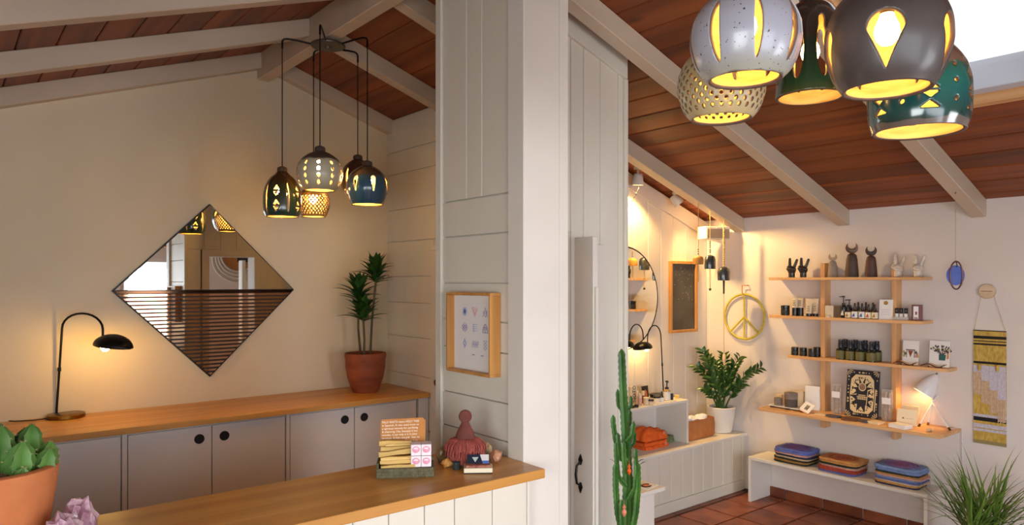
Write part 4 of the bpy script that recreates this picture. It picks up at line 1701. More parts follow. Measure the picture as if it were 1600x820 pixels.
# ---- glossy zz plant in a white pot on the ledge
zb_ = Vector((5.148, 3.52, ZL))
zp = thing('potted_zz_plant', 'leafy zz plant in a white pot in the shop corner', 'plant', (zb_.x, zb_.y + .02, ZL))
Z0 = Vector((zb_.x, zb_.y + .02, ZL))
pot_mesh([(.075, 0), (.085, .006), (.100, .08), (.113, .17), (.117, .212), (.113, .216)], .012, None).build('pot', WHITEPOT, parent=zp, world=False, smooth=35)
MB().lathe([(0, .2), (.105, .195)], 28, cap0=False, cap1=False).build('soil', SOIL, parent=zp, world=False)
zl = [blade_mesh('leaf', LEAFZ, L, .036, b, seg=4, base_w=.25) for L, b in ((.074, .3), (.066, .5), (.082, .15))]
for (u, v, dt, n_) in ((1097, 548, .02, 16), (1088, 572, .06, 14), (1105, 560, -.05, 14), (1120, 566, .05, 14), (1132, 556, 0, 16), (1148, 570, -.04, 16), (1156, 558, -.10, 16), (1190, 574, -.2, 20),
                       (1112, 590, -.08, 12), (1142, 598, -.1, 12), (1160, 600, -.12, 12), (1100, 606, -.1, 10), (1128, 585, .08, 12)):
    t0 = Z0.x * FX + Z0.y * FY + dt
    e = at(u, v, t0) - Z0
    if Z0.x + e.x > XS - .07:
        e.x = XS - .07 - Z0.x
    if Z0.y + e.y > YB - .07:
        e.y = YB - .07 - Z0.y
    a = random.uniform(0, 2 * PI)
    b = Vector((.03 * math.cos(a), .03 * math.sin(a), .19))
    c = Vector((b.x + (e.x - b.x) * .35, b.y + (e.y - b.y) * .35, b.z + (e.z - b.z) * .7))
    P_ = [((1 - q) ** 2) * b + 2 * q * (1 - q) * c + q * q * e for q in [i / 8 for i in range(9)]]
    MB().tube(P_, [.0075 - .0006 * i for i in range(9)], 6).build('stem', GREENSTEM, parent=zp, world=False, smooth=60)
    for i in range(n_):
        q = .35 + .65 * i / (n_ - 1)
        k = min(7, int(q * 8))
        o_ = P_[k].lerp(P_[k + 1], q * 8 - k)
        d = (P_[k + 1] - P_[k]).normalized()
        s = d.cross(Vector((FX, FY, .2))).normalized() * (1 if i % 2 else -1)
        dv = (s * .8 + d * .75 + Vector((random.uniform(-.3, .3), random.uniform(-.3, .3), 0))).normalized()
        inst(random.choice(zl), 'leaf', zp, orient(o_, dv, Vector((-FX * .6, -FY * .6, .8))))

# ---- spiky plant at the lower right
sb = Vector((4.52, 1.52, 0))
sb = Vector((*rt((1533 - 800) / FPX * 4.05, 4.05), 0))
spk = thing('spiky_plant', 'spiky green plant with long arching blades at the lower right', 'plant', sb)
pot_mesh([(.11, 0), (.12, .01), (.145, .18), (.155, .29), (.15, .295)], .012, None).build('pot', TERRA, parent=spk, world=False, smooth=35)
MB().lathe([(0, .27), (.14, .265)], 24, cap0=False, cap1=False).build('soil', SOIL, parent=spk, world=False)
bl = [blade_mesh('blade', LEAFS, L, .0175, b, seg=9, base_w=.6, fold=.35, tip=.5, droop=dr) for L, b, dr in ((.46, .25, .05), (.52, .5, .1), (.42, .75, .15), (.5, .15, 0), (.36, .9, .2))]
for i in range(170):
    a = random.uniform(0, 2 * PI)
    el = math.radians(random.triangular(5, 88, 62))
    hb = random.choice([(0, 0), (.05, -.05), (-.06, .03)])
    dv = Vector((math.cos(a) * math.cos(el), math.sin(a) * math.cos(el), math.sin(el)))
    L_ = random.uniform(.7, 1.08) * (.85 if el < .6 else 1)
    org = Vector((hb[0] + .02 * math.cos(a), hb[1] + .02 * math.sin(a), .27 + random.uniform(0, .1)))
    tip_ = sb + org + dv * .5 * L_
    if tip_.x > XS - .02:
        L_ *= .6
    inst(random.choice(bl), 'blade', spk, orient(org, dv, (0, 0, 1)) @ Matrix.Scale(L_, 4))
for k, (hx_, hy_) in enumerate(((0, 0), (.05, -.05), (-.06, .03))):
    MB().tube([(hx_ * .6, hy_ * .6, .26), (hx_, hy_, .38)], [.016, .012], 8).build('stem', STEM, parent=spk, world=False, smooth=60)
# ================================================================== THINGS ON THE RECEPTION COUNTER
STICK = wood('palo_santo', (196, 156, 84), (216, 178, 104), (228, 196, 126), 'x', rough=.7, grain=30, rnd=.12)
CRATE = pm('woven_box', (70, 66, 44), (104, 98, 66), rough=.7, scale=60, stretch=(1, 3, 1), bump=.5, bscale=80)
cl, cr = onz(588, 748, ZD), onz(678, 745, ZD)
xd = (cr - cl)
CW = xd.length
MC = orient(Vector((cl.x, cl.y, ZD)), Vector((xd.x, xd.y, 0)), (0, 0, 1))
rzc = math.atan2(xd.y, xd.x)
bxr = thing('display_box', 'dark woven-pattern tray of wooden sticks and pink soap boxes', 'tray', (cl.x, cl.y, ZD), rzc)
BD = .12
bh = .037
for a in ((0, CW, 0, .008, 0, bh), (0, CW, BD - .008, BD, 0, bh * 1.3), (.0, .008, .008, BD - .008, 0, bh * 1.5), (CW - .008, CW, .008, BD - .008, 0, bh)):
    MB().box(*a).build('side_panel', CRATE, parent=bxr, world=False, bevel=.001)
MB().box(.008, CW - .008, .008, BD - .008, 0, .006).build('bottom_panel', CRATE, parent=bxr, world=False)
# herringbone strips on the front
hb = MB()
nst = 26
for i in range(nst):
    x0 = CW * i / nst
    dz = .5 if (i // 3) % 2 else -.5
    for k in range(3):
        zc = bh * (.2 + .3 * k)
        hb.bar((x0 + .001, -.0008, zc - .006 * dz), (x0 + CW / nst - .001, -.0008, zc + .006 * dz), .003, .0016, up=(0, 0, 1))
hb.build('woven_strip', pm('woven_light', (132, 124, 88), (96, 90, 60), rough=.7, scale=90), parent=bxr, world=False)


def world_of(lx, ly, lz):
    return MC @ Vector((lx, ly, lz))


slab = ['uppermost pale wooden stick in the dark tray', 'second pale wooden stick from the top of the tray pile', 'long pale stick slanting up to the right across the pile', 'pale wooden stick in the middle of the tray pile', 'pale stick under the slanting one in the tray', 'lowest front pale stick, its end at the tray rim',
        'pale wooden stick hidden low at the back of the tray', 'short thick pale stick low at the left of the tray', 'thin pale stick between the two top sticks']
sdef = [(.005, .130, .085, .115, .018, .02, .0), (.012, .138, .068, .098, .02, .02, .01), (.006, .146, .046, .082, .018, .02, .09), (.014, .138, .034, .066, .018, .015, .03), (.012, .142, .03, .054, .02, .016, .02), (.016, .146, .022, .036, .016, .015, .04),
        (.012, .14, .09, .04, .02, .022, 0), (.012, .10, .06, .03, .02, .02, 0), (.03, .13, .078, .108, .012, .012, .03)]
for lb_, (x0, x1, yy_, zz_, w, hgt, tilt) in zip(slab, sdef):
    L_ = x1 - x0
    m = MB()
    n_ = 5
    pr = []
    for i in range(n_):
        q = i / (n_ - 1)
        pr.append((L_ * q, random.uniform(-.0015, .0015), random.uniform(-.0015, .0015), w * random.uniform(.85, 1.05), hgt * random.uniform(.75, 1.05)))
    vs_, fs = [], []
    for (a, b, c, d, e) in pr:
        vs_ += [(a, b - d / 2, c - e / 2), (a, b + d / 2, c - e / 2), (a, b + d / 2, c + e / 2), (a, b - d / 2, c + e / 2)]
    for i in range(n_ - 1):
        for j in range(4):
            k = (j + 1) % 4
            fs.append((4 * i + j, 4 * i + k, 4 * i + 4 + k, 4 * i + 4 + j))
    fs += [(3, 2, 1, 0), tuple(4 * (n_ - 1) + j for j in range(4))]
    o = m.add(vs_, fs).build('wood_stick', STICK, world=False, bevel=.0012)
    o.matrix_world = MC @ Matrix.Translation((x0, yy_, zz_)) @ Matrix.Rotation(-tilt, 4, 'Y')
    tag(o, lb_, 'stick', 'pale wooden sticks in the tray')
SOAPW = pm('soap_box_white', (238, 226, 230), rough=.5)
SOAPP = pm('soap_print_pink', (222, 130, 158), (236, 168, 188), rough=.5, scale=60)
sw, sh_ = .038, .042
for i in range(2):
    for j in range(2):
        lx = CW - .0875 + i * (sw + .0015)
        so = thing('soap_box', 'small white box with pink oval print, %s %s of four in the tray' % (['lower', 'upper'][j], ['left', 'right'][i]), 'box', world_of(lx + sw / 2, .04 + .005 * j, .006 + j * (sh_ + .001) + .030), rzc, 'pink printed boxes in the tray')
        MB().box(-sw / 2, sw / 2, -.026, .03, 0, sh_).build('carton', SOAPW, parent=so, world=False, bevel=.001)
        MB(Matrix.Translation((0, -.0262, sh_ * .55)) @ Matrix.Rotation(PI / 2, 4, 'X')).lathe([(0, .0008), (.0135, .0008), (.0145, 0), (0, 0)], 24, cap0=False, cap1=False, sy=.86).build('oval_print', SOAPP, parent=so, world=False)
        MB(Matrix.Translation((0, -.0272, sh_ * .66)) @ Matrix.Rotation(PI / 2, 4, 'X')).lathe([(0, .0006), (.009, .0006), (.009, 0), (0, 0)], 20, cap0=False, cap1=False, sy=.35).build('print_band', SOAPW, parent=so, world=False)
# kraft sign with white handwriting behind the sticks
KRAFT = pm('kraft_card', (196, 132, 66), (184, 120, 58), rough=.8, scale=30)
INKW = pm('white_ink', (246, 240, 228), rough=.6)
cz0, cz1 = .085, .205
cw_ = CW * .76
sg = thing('handwritten_sign', 'kraft card sign covered in white handwriting behind the tray sticks', 'sign', world_of(.008, BD + .003, 0), rzc)
MB().prism([(0, 0), (cw_ + .01, 0), (cw_ + .012, cz1 - .01), (cw_, cz1), (.004, cz1 - .004), (0, cz1 - .02)], 'y', 0, .003).build('card', KRAFT, parent=sg, world=False)
lines = ['PALO SANTO means HOLY TREE', 'in Spanish. It was used most as', 'a spiritual remedy for purifying', '& cleansing. Use, because it has', 'woodsy, it can help it is in your', 'aromas. It has natural  ties to', 'Enhance your space  Three in to', 'anyone who enjoys woody scent', '  $ each     ENJOY!']
for i, s in enumerate(lines):
    ho = text_mesh('handwriting', s, .0125 if i == 0 else .0115, INKW, sg, Matrix.Translation((.006, -.0006, cz1 - .02 - i * .0125)) @ Matrix.Rotation(PI / 2, 4, 'X') @ Matrix.Rotation(.02, 4, 'Z'))
    wd = max(v.co.x for v in ho.data.vertices)
    fx = (cw_ - .016) * (.55 if i == 8 else random.uniform(.93, 1)) / wd
    for v in ho.data.vertices:
        v.co.x *= fx

# clay figure with a yarn skirt
CLAY = pm('red_clay', (112, 56, 44), (96, 46, 36), rough=.8, scale=30, bump=.15)
YARN = pm('rust_yarn', (168, 84, 72), (140, 62, 54), rough=.9, scale=60)
fb = onz(727, 726, ZD)
fg = thing('clay_figure', 'round-headed red clay figure wearing a fringed rust yarn skirt', 'figurine', (fb.x, fb.y, ZD), YAW - PI / 2)
k_ = 3.0 / FPX
MB().lathe([(.0, .03), (.03, .035), (.045, .06), (.045, .10), (.034, .135), (.022, .16), (.0145, .175)], 20, sy=.6).build('body', CLAY, parent=fg, world=False, smooth=60)
MB(Matrix.Translation((0, 0, .198)) @ Matrix.Rotation(PI / 2, 4, 'X')).lathe([(0, -.009), (.023, -.009), (.0265, -.005), (.0265, .005), (.023, .009), (0, .009)], 28, cap0=False, cap1=False).build('head', CLAY, parent=fg, world=False, smooth=40)
ym = MB()
for lay, (z0, r1, z1, n_) in enumerate(((.108, .078, .062, 90), (.088, .074, .035, 90), (.07, .064, .01, 90))):
    for i in range(n_):
        a = 2 * PI * (i + random.random() * .7) / n_
        ca, sa = math.cos(a), math.sin(a)
        rr = r1 * random.uniform(.9, 1.08)
        ym.tube([(ca * .03, sa * .02, z0), (ca * rr * .72, sa * rr * .6, z0 - .001), (ca * rr, sa * rr * .82, (z0 + z1) / 2), (ca * rr * 1.03, sa * rr * .85, z1 + random.uniform(0, .008))], .0027, 5)
tag(ym.build('yarn_skirt', YARN, parent=fg, world=False, smooth=60), kind='stuff')

# stack of cards in an open tin
cb_ = onz(747, 737, ZD)
CARDB = pm('cream_box', (226, 216, 188), rough=.6)
ct = thing('card_box', 'cream box with card stacks, dark blue printed card on top', 'box', (cb_.x, cb_.y, ZD), YAW - PI / 2 + .06)
MB().box(-.055, .055, -.03, .04, .0, .004).build('box_foot', DARK, parent=ct, world=False)
MB().box(-.056, .056, -.032, .042, .004, .022).build('box_body', CARDB, parent=ct, world=False, bevel=.002)
MB().box(-.048, .048, -.024, .038, .022, .032).build('card_stack', pm('red_card', (120, 50, 40), (170, 110, 80), rough=.6, scale=40), parent=ct, world=False, bevel=.0008)
CM = Matrix.Translation((0, .006, .031)) @ Matrix.Rotation(.6, 4, 'X')
topc = MB(CM).box(-.043, .043, -.01, .044, 0, .003).build('top_card', PAPER, parent=ct, world=False)
MB(CM).add([(-.043, -.01, .0033), (.02, -.01, .0033), (.008, .044, .0033), (-.043, .044, .0033)], [(0, 1, 2, 3)]).build('dark_print', pm('navy_print', (34, 44, 62), rough=.5), parent=topc, world=False)
MB(CM).add([(.02, -.01, .0034), (.043, -.01, .0034), (.043, .012, .0034), (.0155, .012, .0034)], [(0, 1, 2, 3)]).build('blue_print', pm('blue_print', (86, 118, 186), rough=.5), parent=topc, world=False)
MB(CM).prism([(-.024, .03), (.002, .03), (-.011, .004)], 'z', .0034, .0038).build('triangle_mark', pm('pale_print', (190, 204, 200), rough=.5), parent=topc, world=False)

# crystals and stones around the figure
SMOKY = pm('smoky_stone', (118, 92, 60), (170, 138, 92), rough=.35, scale=20, coat=.3)
AMBER = pm('amber_stone', (186, 124, 56), (216, 164, 96), rough=.3, scale=20, coat=.3)
ROSE = pm('rose_stone', (196, 140, 104), (168, 112, 84), rough=.4, scale=24, coat=.2)
for (u, v, sz, sd, m_, lb_) in ((690, 722, (.026, .022, .034), 11, SMOKY, 'smoky brown stone behind the soap boxes'), (699, 730, (.024, .02, .02), 12, AMBER, 'honey amber stone left of the clay figure'),
                                (711, 727, (.016, .015, .026), 13, SMOKY, 'dark upright stone between amber stone and clay figure'), (762, 716, (.022, .02, .034), 14, pm('pale_stone', (190, 166, 122), (160, 132, 92), rough=.4, scale=20), 'pale tan stone right behind the clay figure'),
                                (776, 722, (.026, .022, .028), 15, ROSE, 'rough pinkish stone at the foot of the pillar')):
    p = onz(u, v, ZD)
    rock('stone', m_, lb_, (p.x, p.y, ZD), sz, sd, 1.2, n=2)
p = onz(713, 733, ZD)
vt = thing('small_cup', 'tiny dark glass cup beside the amber stone', 'cup', (p.x, p.y, ZD))
MB().lathe([(.0, 0), (.013, 0), (.0145, .004), (.0145, .03), (.0125, .03), (.012, .006), (0, .006)], 20, cap0=False, cap1=False).build('cup', pm('dark_glaze', (42, 50, 52), (70, 76, 74), rough=.25, scale=40), parent=vt, world=False, smooth=40)
MB().lathe([(0, .022), (.012, .022)], 16, cap0=False, cap1=False).build('wax', PAPER, parent=vt, world=False)

# ================================================================== BACK OF THE SHOP
# ---- round mirror
cr_ = ony(1025, 458, YB)
ct_ = ony(977, 381, YB)
R_ = .405
rmx, rmz = cr_.x - R_, 1.75 - .135
rm = thing('round_mirror', 'round wall mirror with a thin black rim behind the cubby box', 'mirror', (rmx, YB, rmz))
MB(Matrix.Translation((rmx, YB - .001, rmz)) @ Matrix.Rotation(PI / 2, 4, 'X')).lathe([(0, 0), (R_ - .004, 0), (R_ - .004, .016), (0, .016)], 64, cap0=False, cap1=False).build('mirror_glass', MIRROR, parent=rm)
MB().tube([(rmx + R_ * math.cos(2 * PI * i / 72), YB - .012, rmz + R_ * math.sin(2 * PI * i / 72)) for i in range(72)], .0075, 8, closed=True).build('rim', BLACKM, parent=rm, smooth=60)

# ---- blackboard in a light wood frame
b0, b1 = ony(1044, 408, YB), ony(1086, 407, YB)
bz0 = ony(1065, 519, YB).z
bz1 = ony(1065, 408, YB).z
bb = thing('framed_board', 'dark slate board in a light wood frame on the boarded wall', 'board', (b0.x, YB, bz0))
fw2 = .024
for a in ((b0.x, b1.x, bz1 - fw2, bz1), (b0.x, b1.x, bz0, bz0 + fw2), (b0.x, b0.x + fw2, bz0 + fw2, bz1 - fw2), (b1.x - fw2, b1.x, bz0 + fw2, bz1 - fw2)):
    MB().box(a[0], a[1], YB - .03, YB - .001, a[2], a[3]).build('frame_rail', FRAMEW, parent=bb, bevel=.002)
MB().box(b0.x + fw2, b1.x - fw2, YB - .014, YB - .006, bz0 + fw2, bz1 - fw2).build('slate', pm('slate', (52, 50, 48), (78, 74, 70), rough=.22, scale=4), parent=bb)
dots_ = MB()
for i in range(26):
    xq, zq = random.uniform(b0.x + .04, b1.x - .04), random.uniform(bz0 + .25, bz1 - .04)
    dots_.cbox((xq, YB - .0145, zq), (.007, .001, .007))
dots_.build('chalk_mark', pm('chalk', (140, 134, 126), rough=.9), parent=bb)

# ---- white corner speaker under the rafter
spc = at(1114, 364, 5.98)
sp = thing('corner_speaker', 'white box speaker in the corner above the hanging bells', 'speaker', spc, YAW - PI / 2 + .35)
MB().box(-.12, .12, -.07, .05, -.055, .05).build('cabinet', WHITE, parent=sp, world=False, bevel=.006, bseg=2)
MB().box(-.11, .11, -.0745, -.069, -.048, .03).build('grille', pm('speaker_grille', (168, 150, 128), rough=.7), parent=sp, world=False)
MB().tube([(0, .04, .02), (0, .2, .05)], .01, 8).build('bracket', WHITE, parent=sp, world=False, smooth=60)
MB().box(-.02, .018, -.08, -.074, .036, .044).build('badge', PAPER, parent=sp, world=False)

# ---- spot lamps on the ceiling between rafter and board wall
def spot(u, v, label, aim, watts, ang=75):
    p = ony(u, v, 3.66)
    r = thing('spot_lamp', label, 'spot lamp', p, 0, 'ceiling spots over the cubby box')
    zc = zceil(p.x) - p.z
    d = (Vector(aim) - p).normalized()
    MB().lathe([(.03, zc - .02), (.034, zc - .016), (.034, zc)], 20).build('mount_plate', WHITE, parent=r, world=False, smooth=40)
    MB().tube([(0, 0, zc - .015), (0, 0, .05)], .008, 8).build('stem', WHITE, parent=r, world=False, smooth=60)
    M = orient((0, 0, 0), d, (0, 0, 1)) @ Matrix.Rotation(PI / 2, 4, 'Y')
    MB(M).lathe([(.026, -.05), (.034, -.045), (.044, .02), (.046, .04), (.042, .04), (.038, .015), (.022, -.03)], 24, cap1=False).build('lamp_head', WHITE, parent=r, world=False, smooth=50)
    MB(M).lathe([(.0, -.012), (.03, -.012), (.034, .004), (.0, .008)], 20, cap0=False, cap1=False).build('bulb', BULBSPOT, parent=r, world=False, smooth=50)
    L = bpy.data.lights.new('spot_light', 'SPOT')
    L.energy = watts
    L.color = (1.0, .63, .22)
    L.spot_size = math.radians(ang)
    L.spot_blend = .6
    L.shadow_soft_size = .025
    lo = bpy.data.objects.new('spot_light', L)
    COL.objects.link(lo)
    lo.parent = r
    lo.matrix_local = orient(d * .055, d, (0, 0, 1)) @ Matrix.Rotation(-PI / 2, 4, 'Y')
    return r, p


s1, sp1 = spot(997, 281, 'white ceiling spot lamp beside the round mirror, hung with a chain', (4.3, 3.79, 1.25), 46, 112)
s2, sp2 = spot(1057, 313, 'white ceiling spot lamp above the framed slate board', (5.29, 3.15, 1.45), 44, 115)
# chain from the first spot
pts = []
pA, pB = sp1 + Vector((.01, -.01, -.03)), sp1 + Vector((-.42, 0, -.02))
ch = thing('lamp_chain', 'thin dark chain looping from the ceiling spot lamp', 'chain', pB)
link = MB().tube([(.011 * math.cos(2 * PI * i / 10), .006 * math.sin(2 * PI * i / 10), 0) for i in range(10)], .0016, 5, closed=True).mesh('chain_link', BLACKM, smooth=60)
prev = None
NL = 28
for i in range(NL):
    q = i / (NL - 1)
    p = pA.lerp(pB, q) + Vector((0, 0, -.22 * 4 * q * (1 - q)))
    q2 = min(1, q + .02)
    pn = pA.lerp(pB, q2) + Vector((0, 0, -.22 * 4 * q2 * (1 - q2)))
    d = (pn - p) if (pn - p).length > 1e-6 else Vector((-1, 0, .5))
    inst(link, 'chain_link', ch, orient(p - pB, d, Vector((0, 1, 0)) if i % 2 else Vector((0, 0, 1))))

# ---- hanging ceramic bells from the second rafter
ROPE = pm('jute_cord', (206, 172, 112), (180, 142, 86), rough=.9, scale=80)
BELLD = pm('dark_bell_glaze', (38, 42, 46), (58, 60, 62), rough=.25, scale=20, coat=.5)
BELLT = pm('tan_bell_clay', (190, 138, 66), (164, 112, 50), rough=.6, scale=20)
yb_ = RY0 + RSP + .02


def bell_obj(u, vt, v0, v1, w, m_, label, beads, tail, long_tail=None):
    p = ony(u, v0, yb_)
    t = p.x * FX + p.y * FY
    k = t / FPX
    top = zceil(p.x) - RD
    r = thing('hanging_bell', label, 'bell', (p.x, p.y, p.z), 0, 'ceramic bells hung from the rafter')
    hh = (v1 - v0) * k
    R = w * k / 2
    MB().lathe([(R * .96, -hh), (R, -hh * .8), (R, -hh * .35), (R * .86, -hh * .1), (R * .5, 0), (R * .15, .004), (R * .1, .004), (R * .45, -.006), (R * .8, -hh * .18), (R * .92, -hh * .8), (R * .88, -hh)], 28, cap0=False, cap1=False, sy=.8).build('bell_body', m_, parent=r, world=False, smooth=50)
    MB().tube([(0, 0, top - p.z), (.002, 0, (top - p.z) * .5), (0, 0, 0)], .003, 6).build('cord', ROPE, parent=r, world=False, smooth=60)
    for (f0, f1, rad, mm) in beads:
        n_ = max(2, int((f1 - f0) / .014))
        for i in range(n_):
            z = f0 + (f1 - f0) * (i + .5) / n_
            MB().ball((0, 0, z), rad, 8, 6, (1, 1, .8)).build('bead', mm, parent=r, world=False, smooth=60)
    MB().tube([(-.004, 0, -.01), (-.006, 0, -hh - tail * .5), (-.002, 0, -hh - tail)], .002, 5).build('clapper_cord', ROPE, parent=r, world=False, smooth=60)
    MB().tube([(.004, 0, -.01), (.007, 0, -hh - tail * .5), (.002, 0, -hh - tail)], .002, 5).build('clapper_cord', ROPE, parent=r, world=False, smooth=60)
    return r, p, hh


DK = pm('dark_bead', (52, 38, 30), rough=.5)
r1, p1_, h1 = bell_obj(1091, 330, 400, 413, 19, BELLT, 'tan clay bell hanging left of the two dark bells', [(.01, .06, .006, DK)], .14)
r2, p2_, h2 = bell_obj(1109.5, 337, 399, 420, 20, BELLD, 'dark bell hanging between the tan bell and the largest', [(.02, .05, .007, DK), (.06, .12, .006, DK)], .16)
MB().ball((0, 0, -h2 - .165), .011, 10, 8).build('clapper', DK, parent=r2, world=False, smooth=60)
r3, p3_, h3 = bell_obj(1131, 352, 417, 438, 22, BELLD, 'largest dark bell with knotted cord and very long tail', [(.0, .33, .0095, ROPE)], .02)
MB().tube([(0, 0, -h3 + .01), (0, 0, -h3 - .11)], [.009, .007], 8).build('tassel', DK, parent=r3, world=False, smooth=60)
MB().tube([(0, 0, -h3 - .1), (.0, 0, -h3 - .5), (.004, 0, -h3 - .62)], .0028, 6).build('tail_cord', ROPE, parent=r3, world=False, smooth=60)
MB().lathe([(.002, 0), (.012, -.01), (.016, -.05), (.005, -.1)], 10, (0.004, 0, -h3 - .6)).build('tail_tassel', pm('pale_tassel', (226, 190, 150), rough=.9), parent=r3, world=False, smooth=60)

# ---- peace sign on the shelf wall
YEL = pm('yellow_paint', (204, 188, 60), (186, 168, 48), rough=.5, scale=20)
pc = onx(1165, 494.5, XS)
PRr = .188
ps = thing('peace_sign', 'yellow peace sign ring hung on the shelf wall', 'wall ornament', (XS - .02, pc.y, pc.z))
MB().tube([(0, PRr * math.cos(2 * PI * i / 48), PRr * math.sin(2 * PI * i / 48)) for i in range(48)], .0085, 8, closed=True).build('ring', YEL, parent=ps, world=False, smooth=60)
for a, b in (((0, PRr), (0, -PRr)), ((0, 0), (PRr * .7, -PRr * .7)), ((0, 0), (-PRr * .7, -PRr * .7))):
    MB().tube([(0, a[0], a[1]), (0, b[0], b[1])], .0075, 8).build('spoke', YEL, parent=ps, world=False, smooth=60)
MB().tube([(.019, -.03, PRr + .075), (-.012, -.03, PRr + .075), (-.012, .012, PRr + .075), (-.012, .012, PRr + .01), (.0, .0, PRr)], .004, 6).build('hook', pm('copper', (196, 132, 96), rough=.4, metal=.6), parent=ps, world=False, smooth=40)

# ---- leather basket with tissue
TAN = pm('tan_leather', (190, 122, 66), (174, 104, 54), rough=.6, scale=12, bump=.1)
q0, q1 = onz(1078, 690, ZL), onz(1125, 682, ZL)
bk = thing('leather_basket', 'tan leather basket full of white paper beside the cubby box', 'basket', ((q0.x + q1.x) / 2, q0.y + .07, ZL))
hw_, hd2, hz_ = (q1.x - q0.x) / 2 + .01, .065, .155


def rrect(w, d, r, n_=4):
    out = []
    for cx_, cy_, a0 in ((w - r, d - r, 0), (-w + r, d - r, PI / 2), (-w + r, -d + r, PI), (w - r, -d + r, 1.5 * PI)):
        for i in range(n_ + 1):
            a = a0 + PI / 2 * i / n_
            out.append((cx_ + r * math.cos(a), cy_ + r * math.sin(a)))
    return out


def rr_loft(m, levels, cap0=True, cap1=True):
    """stack of rounded rectangles: (halfw, halfd, r, z)"""
    vs_, fs = [], []
    for w, d, r, z in levels:
        vs_ += [(x, y, z) for x, y in rrect(w, d, r)]
    n_ = 20
    for i in range(len(levels) - 1):
        for j in range(n_):
            k = (j + 1) % n_
            fs.append((i * n_ + j, i * n_ + k, (i + 1) * n_ + k, (i + 1) * n_ + j))
    if cap0:
        fs.append(tuple(range(n_))[::-1])
    if cap1:
        fs.append(tuple((len(levels) - 1) * n_ + j for j in range(n_)))
    return m.add(vs_, fs)


rr_loft(MB(), [(hw_ - .012, hd2 - .01, .02, 0), (hw_, hd2, .025, .02), (hw_ + .002, hd2, .025, hz_ * .7), (hw_ - .004, hd2 - .004, .025, hz_), (hw_ - .009, hd2 - .009, .02, hz_), (hw_ - .01, hd2 - .01, .02, .02)], cap1=True).build('basket', TAN, parent=bk, world=False, smooth=40)
for i in range(6):
    cx_, cy_ = random.uniform(-hw_ * .55, hw_ * .55), random.uniform(-.02, .02)
    o = rock('crumpled_paper', PAPER, None, (0, 0, 0), (.045, .035, .03), 40 + i, 1.5, None, 2)
    o.parent = bk
    o.location = (cx_, cy_, hz_ - .03)
    for k in ('label', 'category'):
        if k in o:
            del o[k]


# ================================================================== CLOTHING
def folded(name, mat, label, cat, loc, rz, w, d, h, seed, group=None, layers=2, wob=.004, sag=0.0):
    """garment folded flat: layered rounded slabs with soft wavy edges"""
    rnd = random.Random(seed)
    m = MB()
    for L in range(layers):
        z0, z1 = h * L / layers, h * (L + 1) / layers - .0006
        ww, dd = w * rnd.uniform(.95, 1.0), d * rnd.uniform(.94, 1.0)
        ox, oy = rnd.uniform(-.004, .004), rnd.uniform(-.004, .004)
        n_ = 36
        base = []
        for i in range(n_):
            a = 2 * PI * i / n_
            ca, sa = math.cos(a), math.sin(a)
            e = .36
            x_ = math.copysign(abs(ca) ** e, ca) * ww / 2 + rnd.uniform(-wob, wob)
            y_ = math.copysign(abs(sa) ** e, sa) * dd / 2 + rnd.uniform(-wob, wob)
            base.append((x_ + ox, y_ + oy, rnd.uniform(-1, 1) * min(.003, h / layers * .16)))
        lv = [(.985, 0), (1.0, .3), (1.0, .7), (.975, .97), (.55, 1.0 + sag), (.0, 1.0 + sag)]
        vs_, fs = [], []
        for s, q in lv:
            for (x_, y_, dz) in base:
                vs_.append((x_ * s if s else 0, y_ * s if s else 0, z0 + (z1 - z0) * q + (dz if 0 < q < 1.02 and s > .6 else 0)))
        for i in range(len(lv) - 1):
            for j in range(n_):
                k = (j + 1) % n_
                fs.append((i * n_ + j, i * n_ + k, (i + 1) * n_ + k, (i + 1) * n_ + j))
        fs.append(tuple(range(n_))[::-1])
        m.add(vs_, fs)
    o = m.build(name, mat, loc=loc, rot=(0, 0, rz), world=False, smooth=50)
    if label:
        tag(o, label, cat, group)
    return o


def fab(name, c, c2=None):
    return pm(name, c, c2 or tuple(max(0, x - 16) for x in c), rough=.9, scale=40, bump=.15, bscale=300)


F_ = {'blue': fab('cloth_periwinkle', (106, 116, 184)), 'green': fab('cloth_dark_green', (52, 62, 52)), 'mustard': fab('cloth_mustard', (176, 132, 62)), 'red': fab('cloth_brick_red', (186, 84, 66)),
      'pink': fab('cloth_pale_pink', (222, 172, 156)), 'sand': fab('cloth_tan', (204, 148, 84)), 'sky': fab('cloth_sky_blue', (130, 152, 200)), 'cream': fab('cloth_cream', (216, 190, 150)), 'navy': fab('cloth_navy', (52, 62, 90)), 'orange': fab('cloth_orange', (232, 104, 30), (214, 86, 22))}
PR_ = {'violet': pm('print_violet', (120, 78, 132), rough=.9), 'rust': pm('print_rust', (164, 78, 44), rough=.9), 'mauve': pm('print_mauve', (150, 92, 138), rough=.9)}
stacks = [
    (1203, 1263, ['green', 'mustard', 'green', 'cream', 'navy', 'pink', 'blue'], 'left stack nearest the ledge', 'violet'),
    (1271, 1340, ['blue', 'red', 'red', 'pink', 'green', 'sand'], 'middle stack on the bench', 'rust'),
    (1359, 1438, ['navy', 'sand', 'cream', 'blue', 'sky', 'pink', 'sand', 'green', 'sky'], 'right stack by the spiky plant', 'mauve')]
cname = {'green': 'dark green', 'mustard': 'mustard yellow', 'cream': 'cream', 'navy': 'navy', 'pink': 'pale pink', 'blue': 'periwinkle blue', 'red': 'brick red', 'sand': 'tan', 'sky': 'sky blue'}
ordn = ['bottom', 'second from the bottom', 'third from the bottom', 'fourth from the bottom', 'fifth from the bottom', 'sixth from the bottom', 'seventh from the bottom', 'eighth from the bottom', 'top']
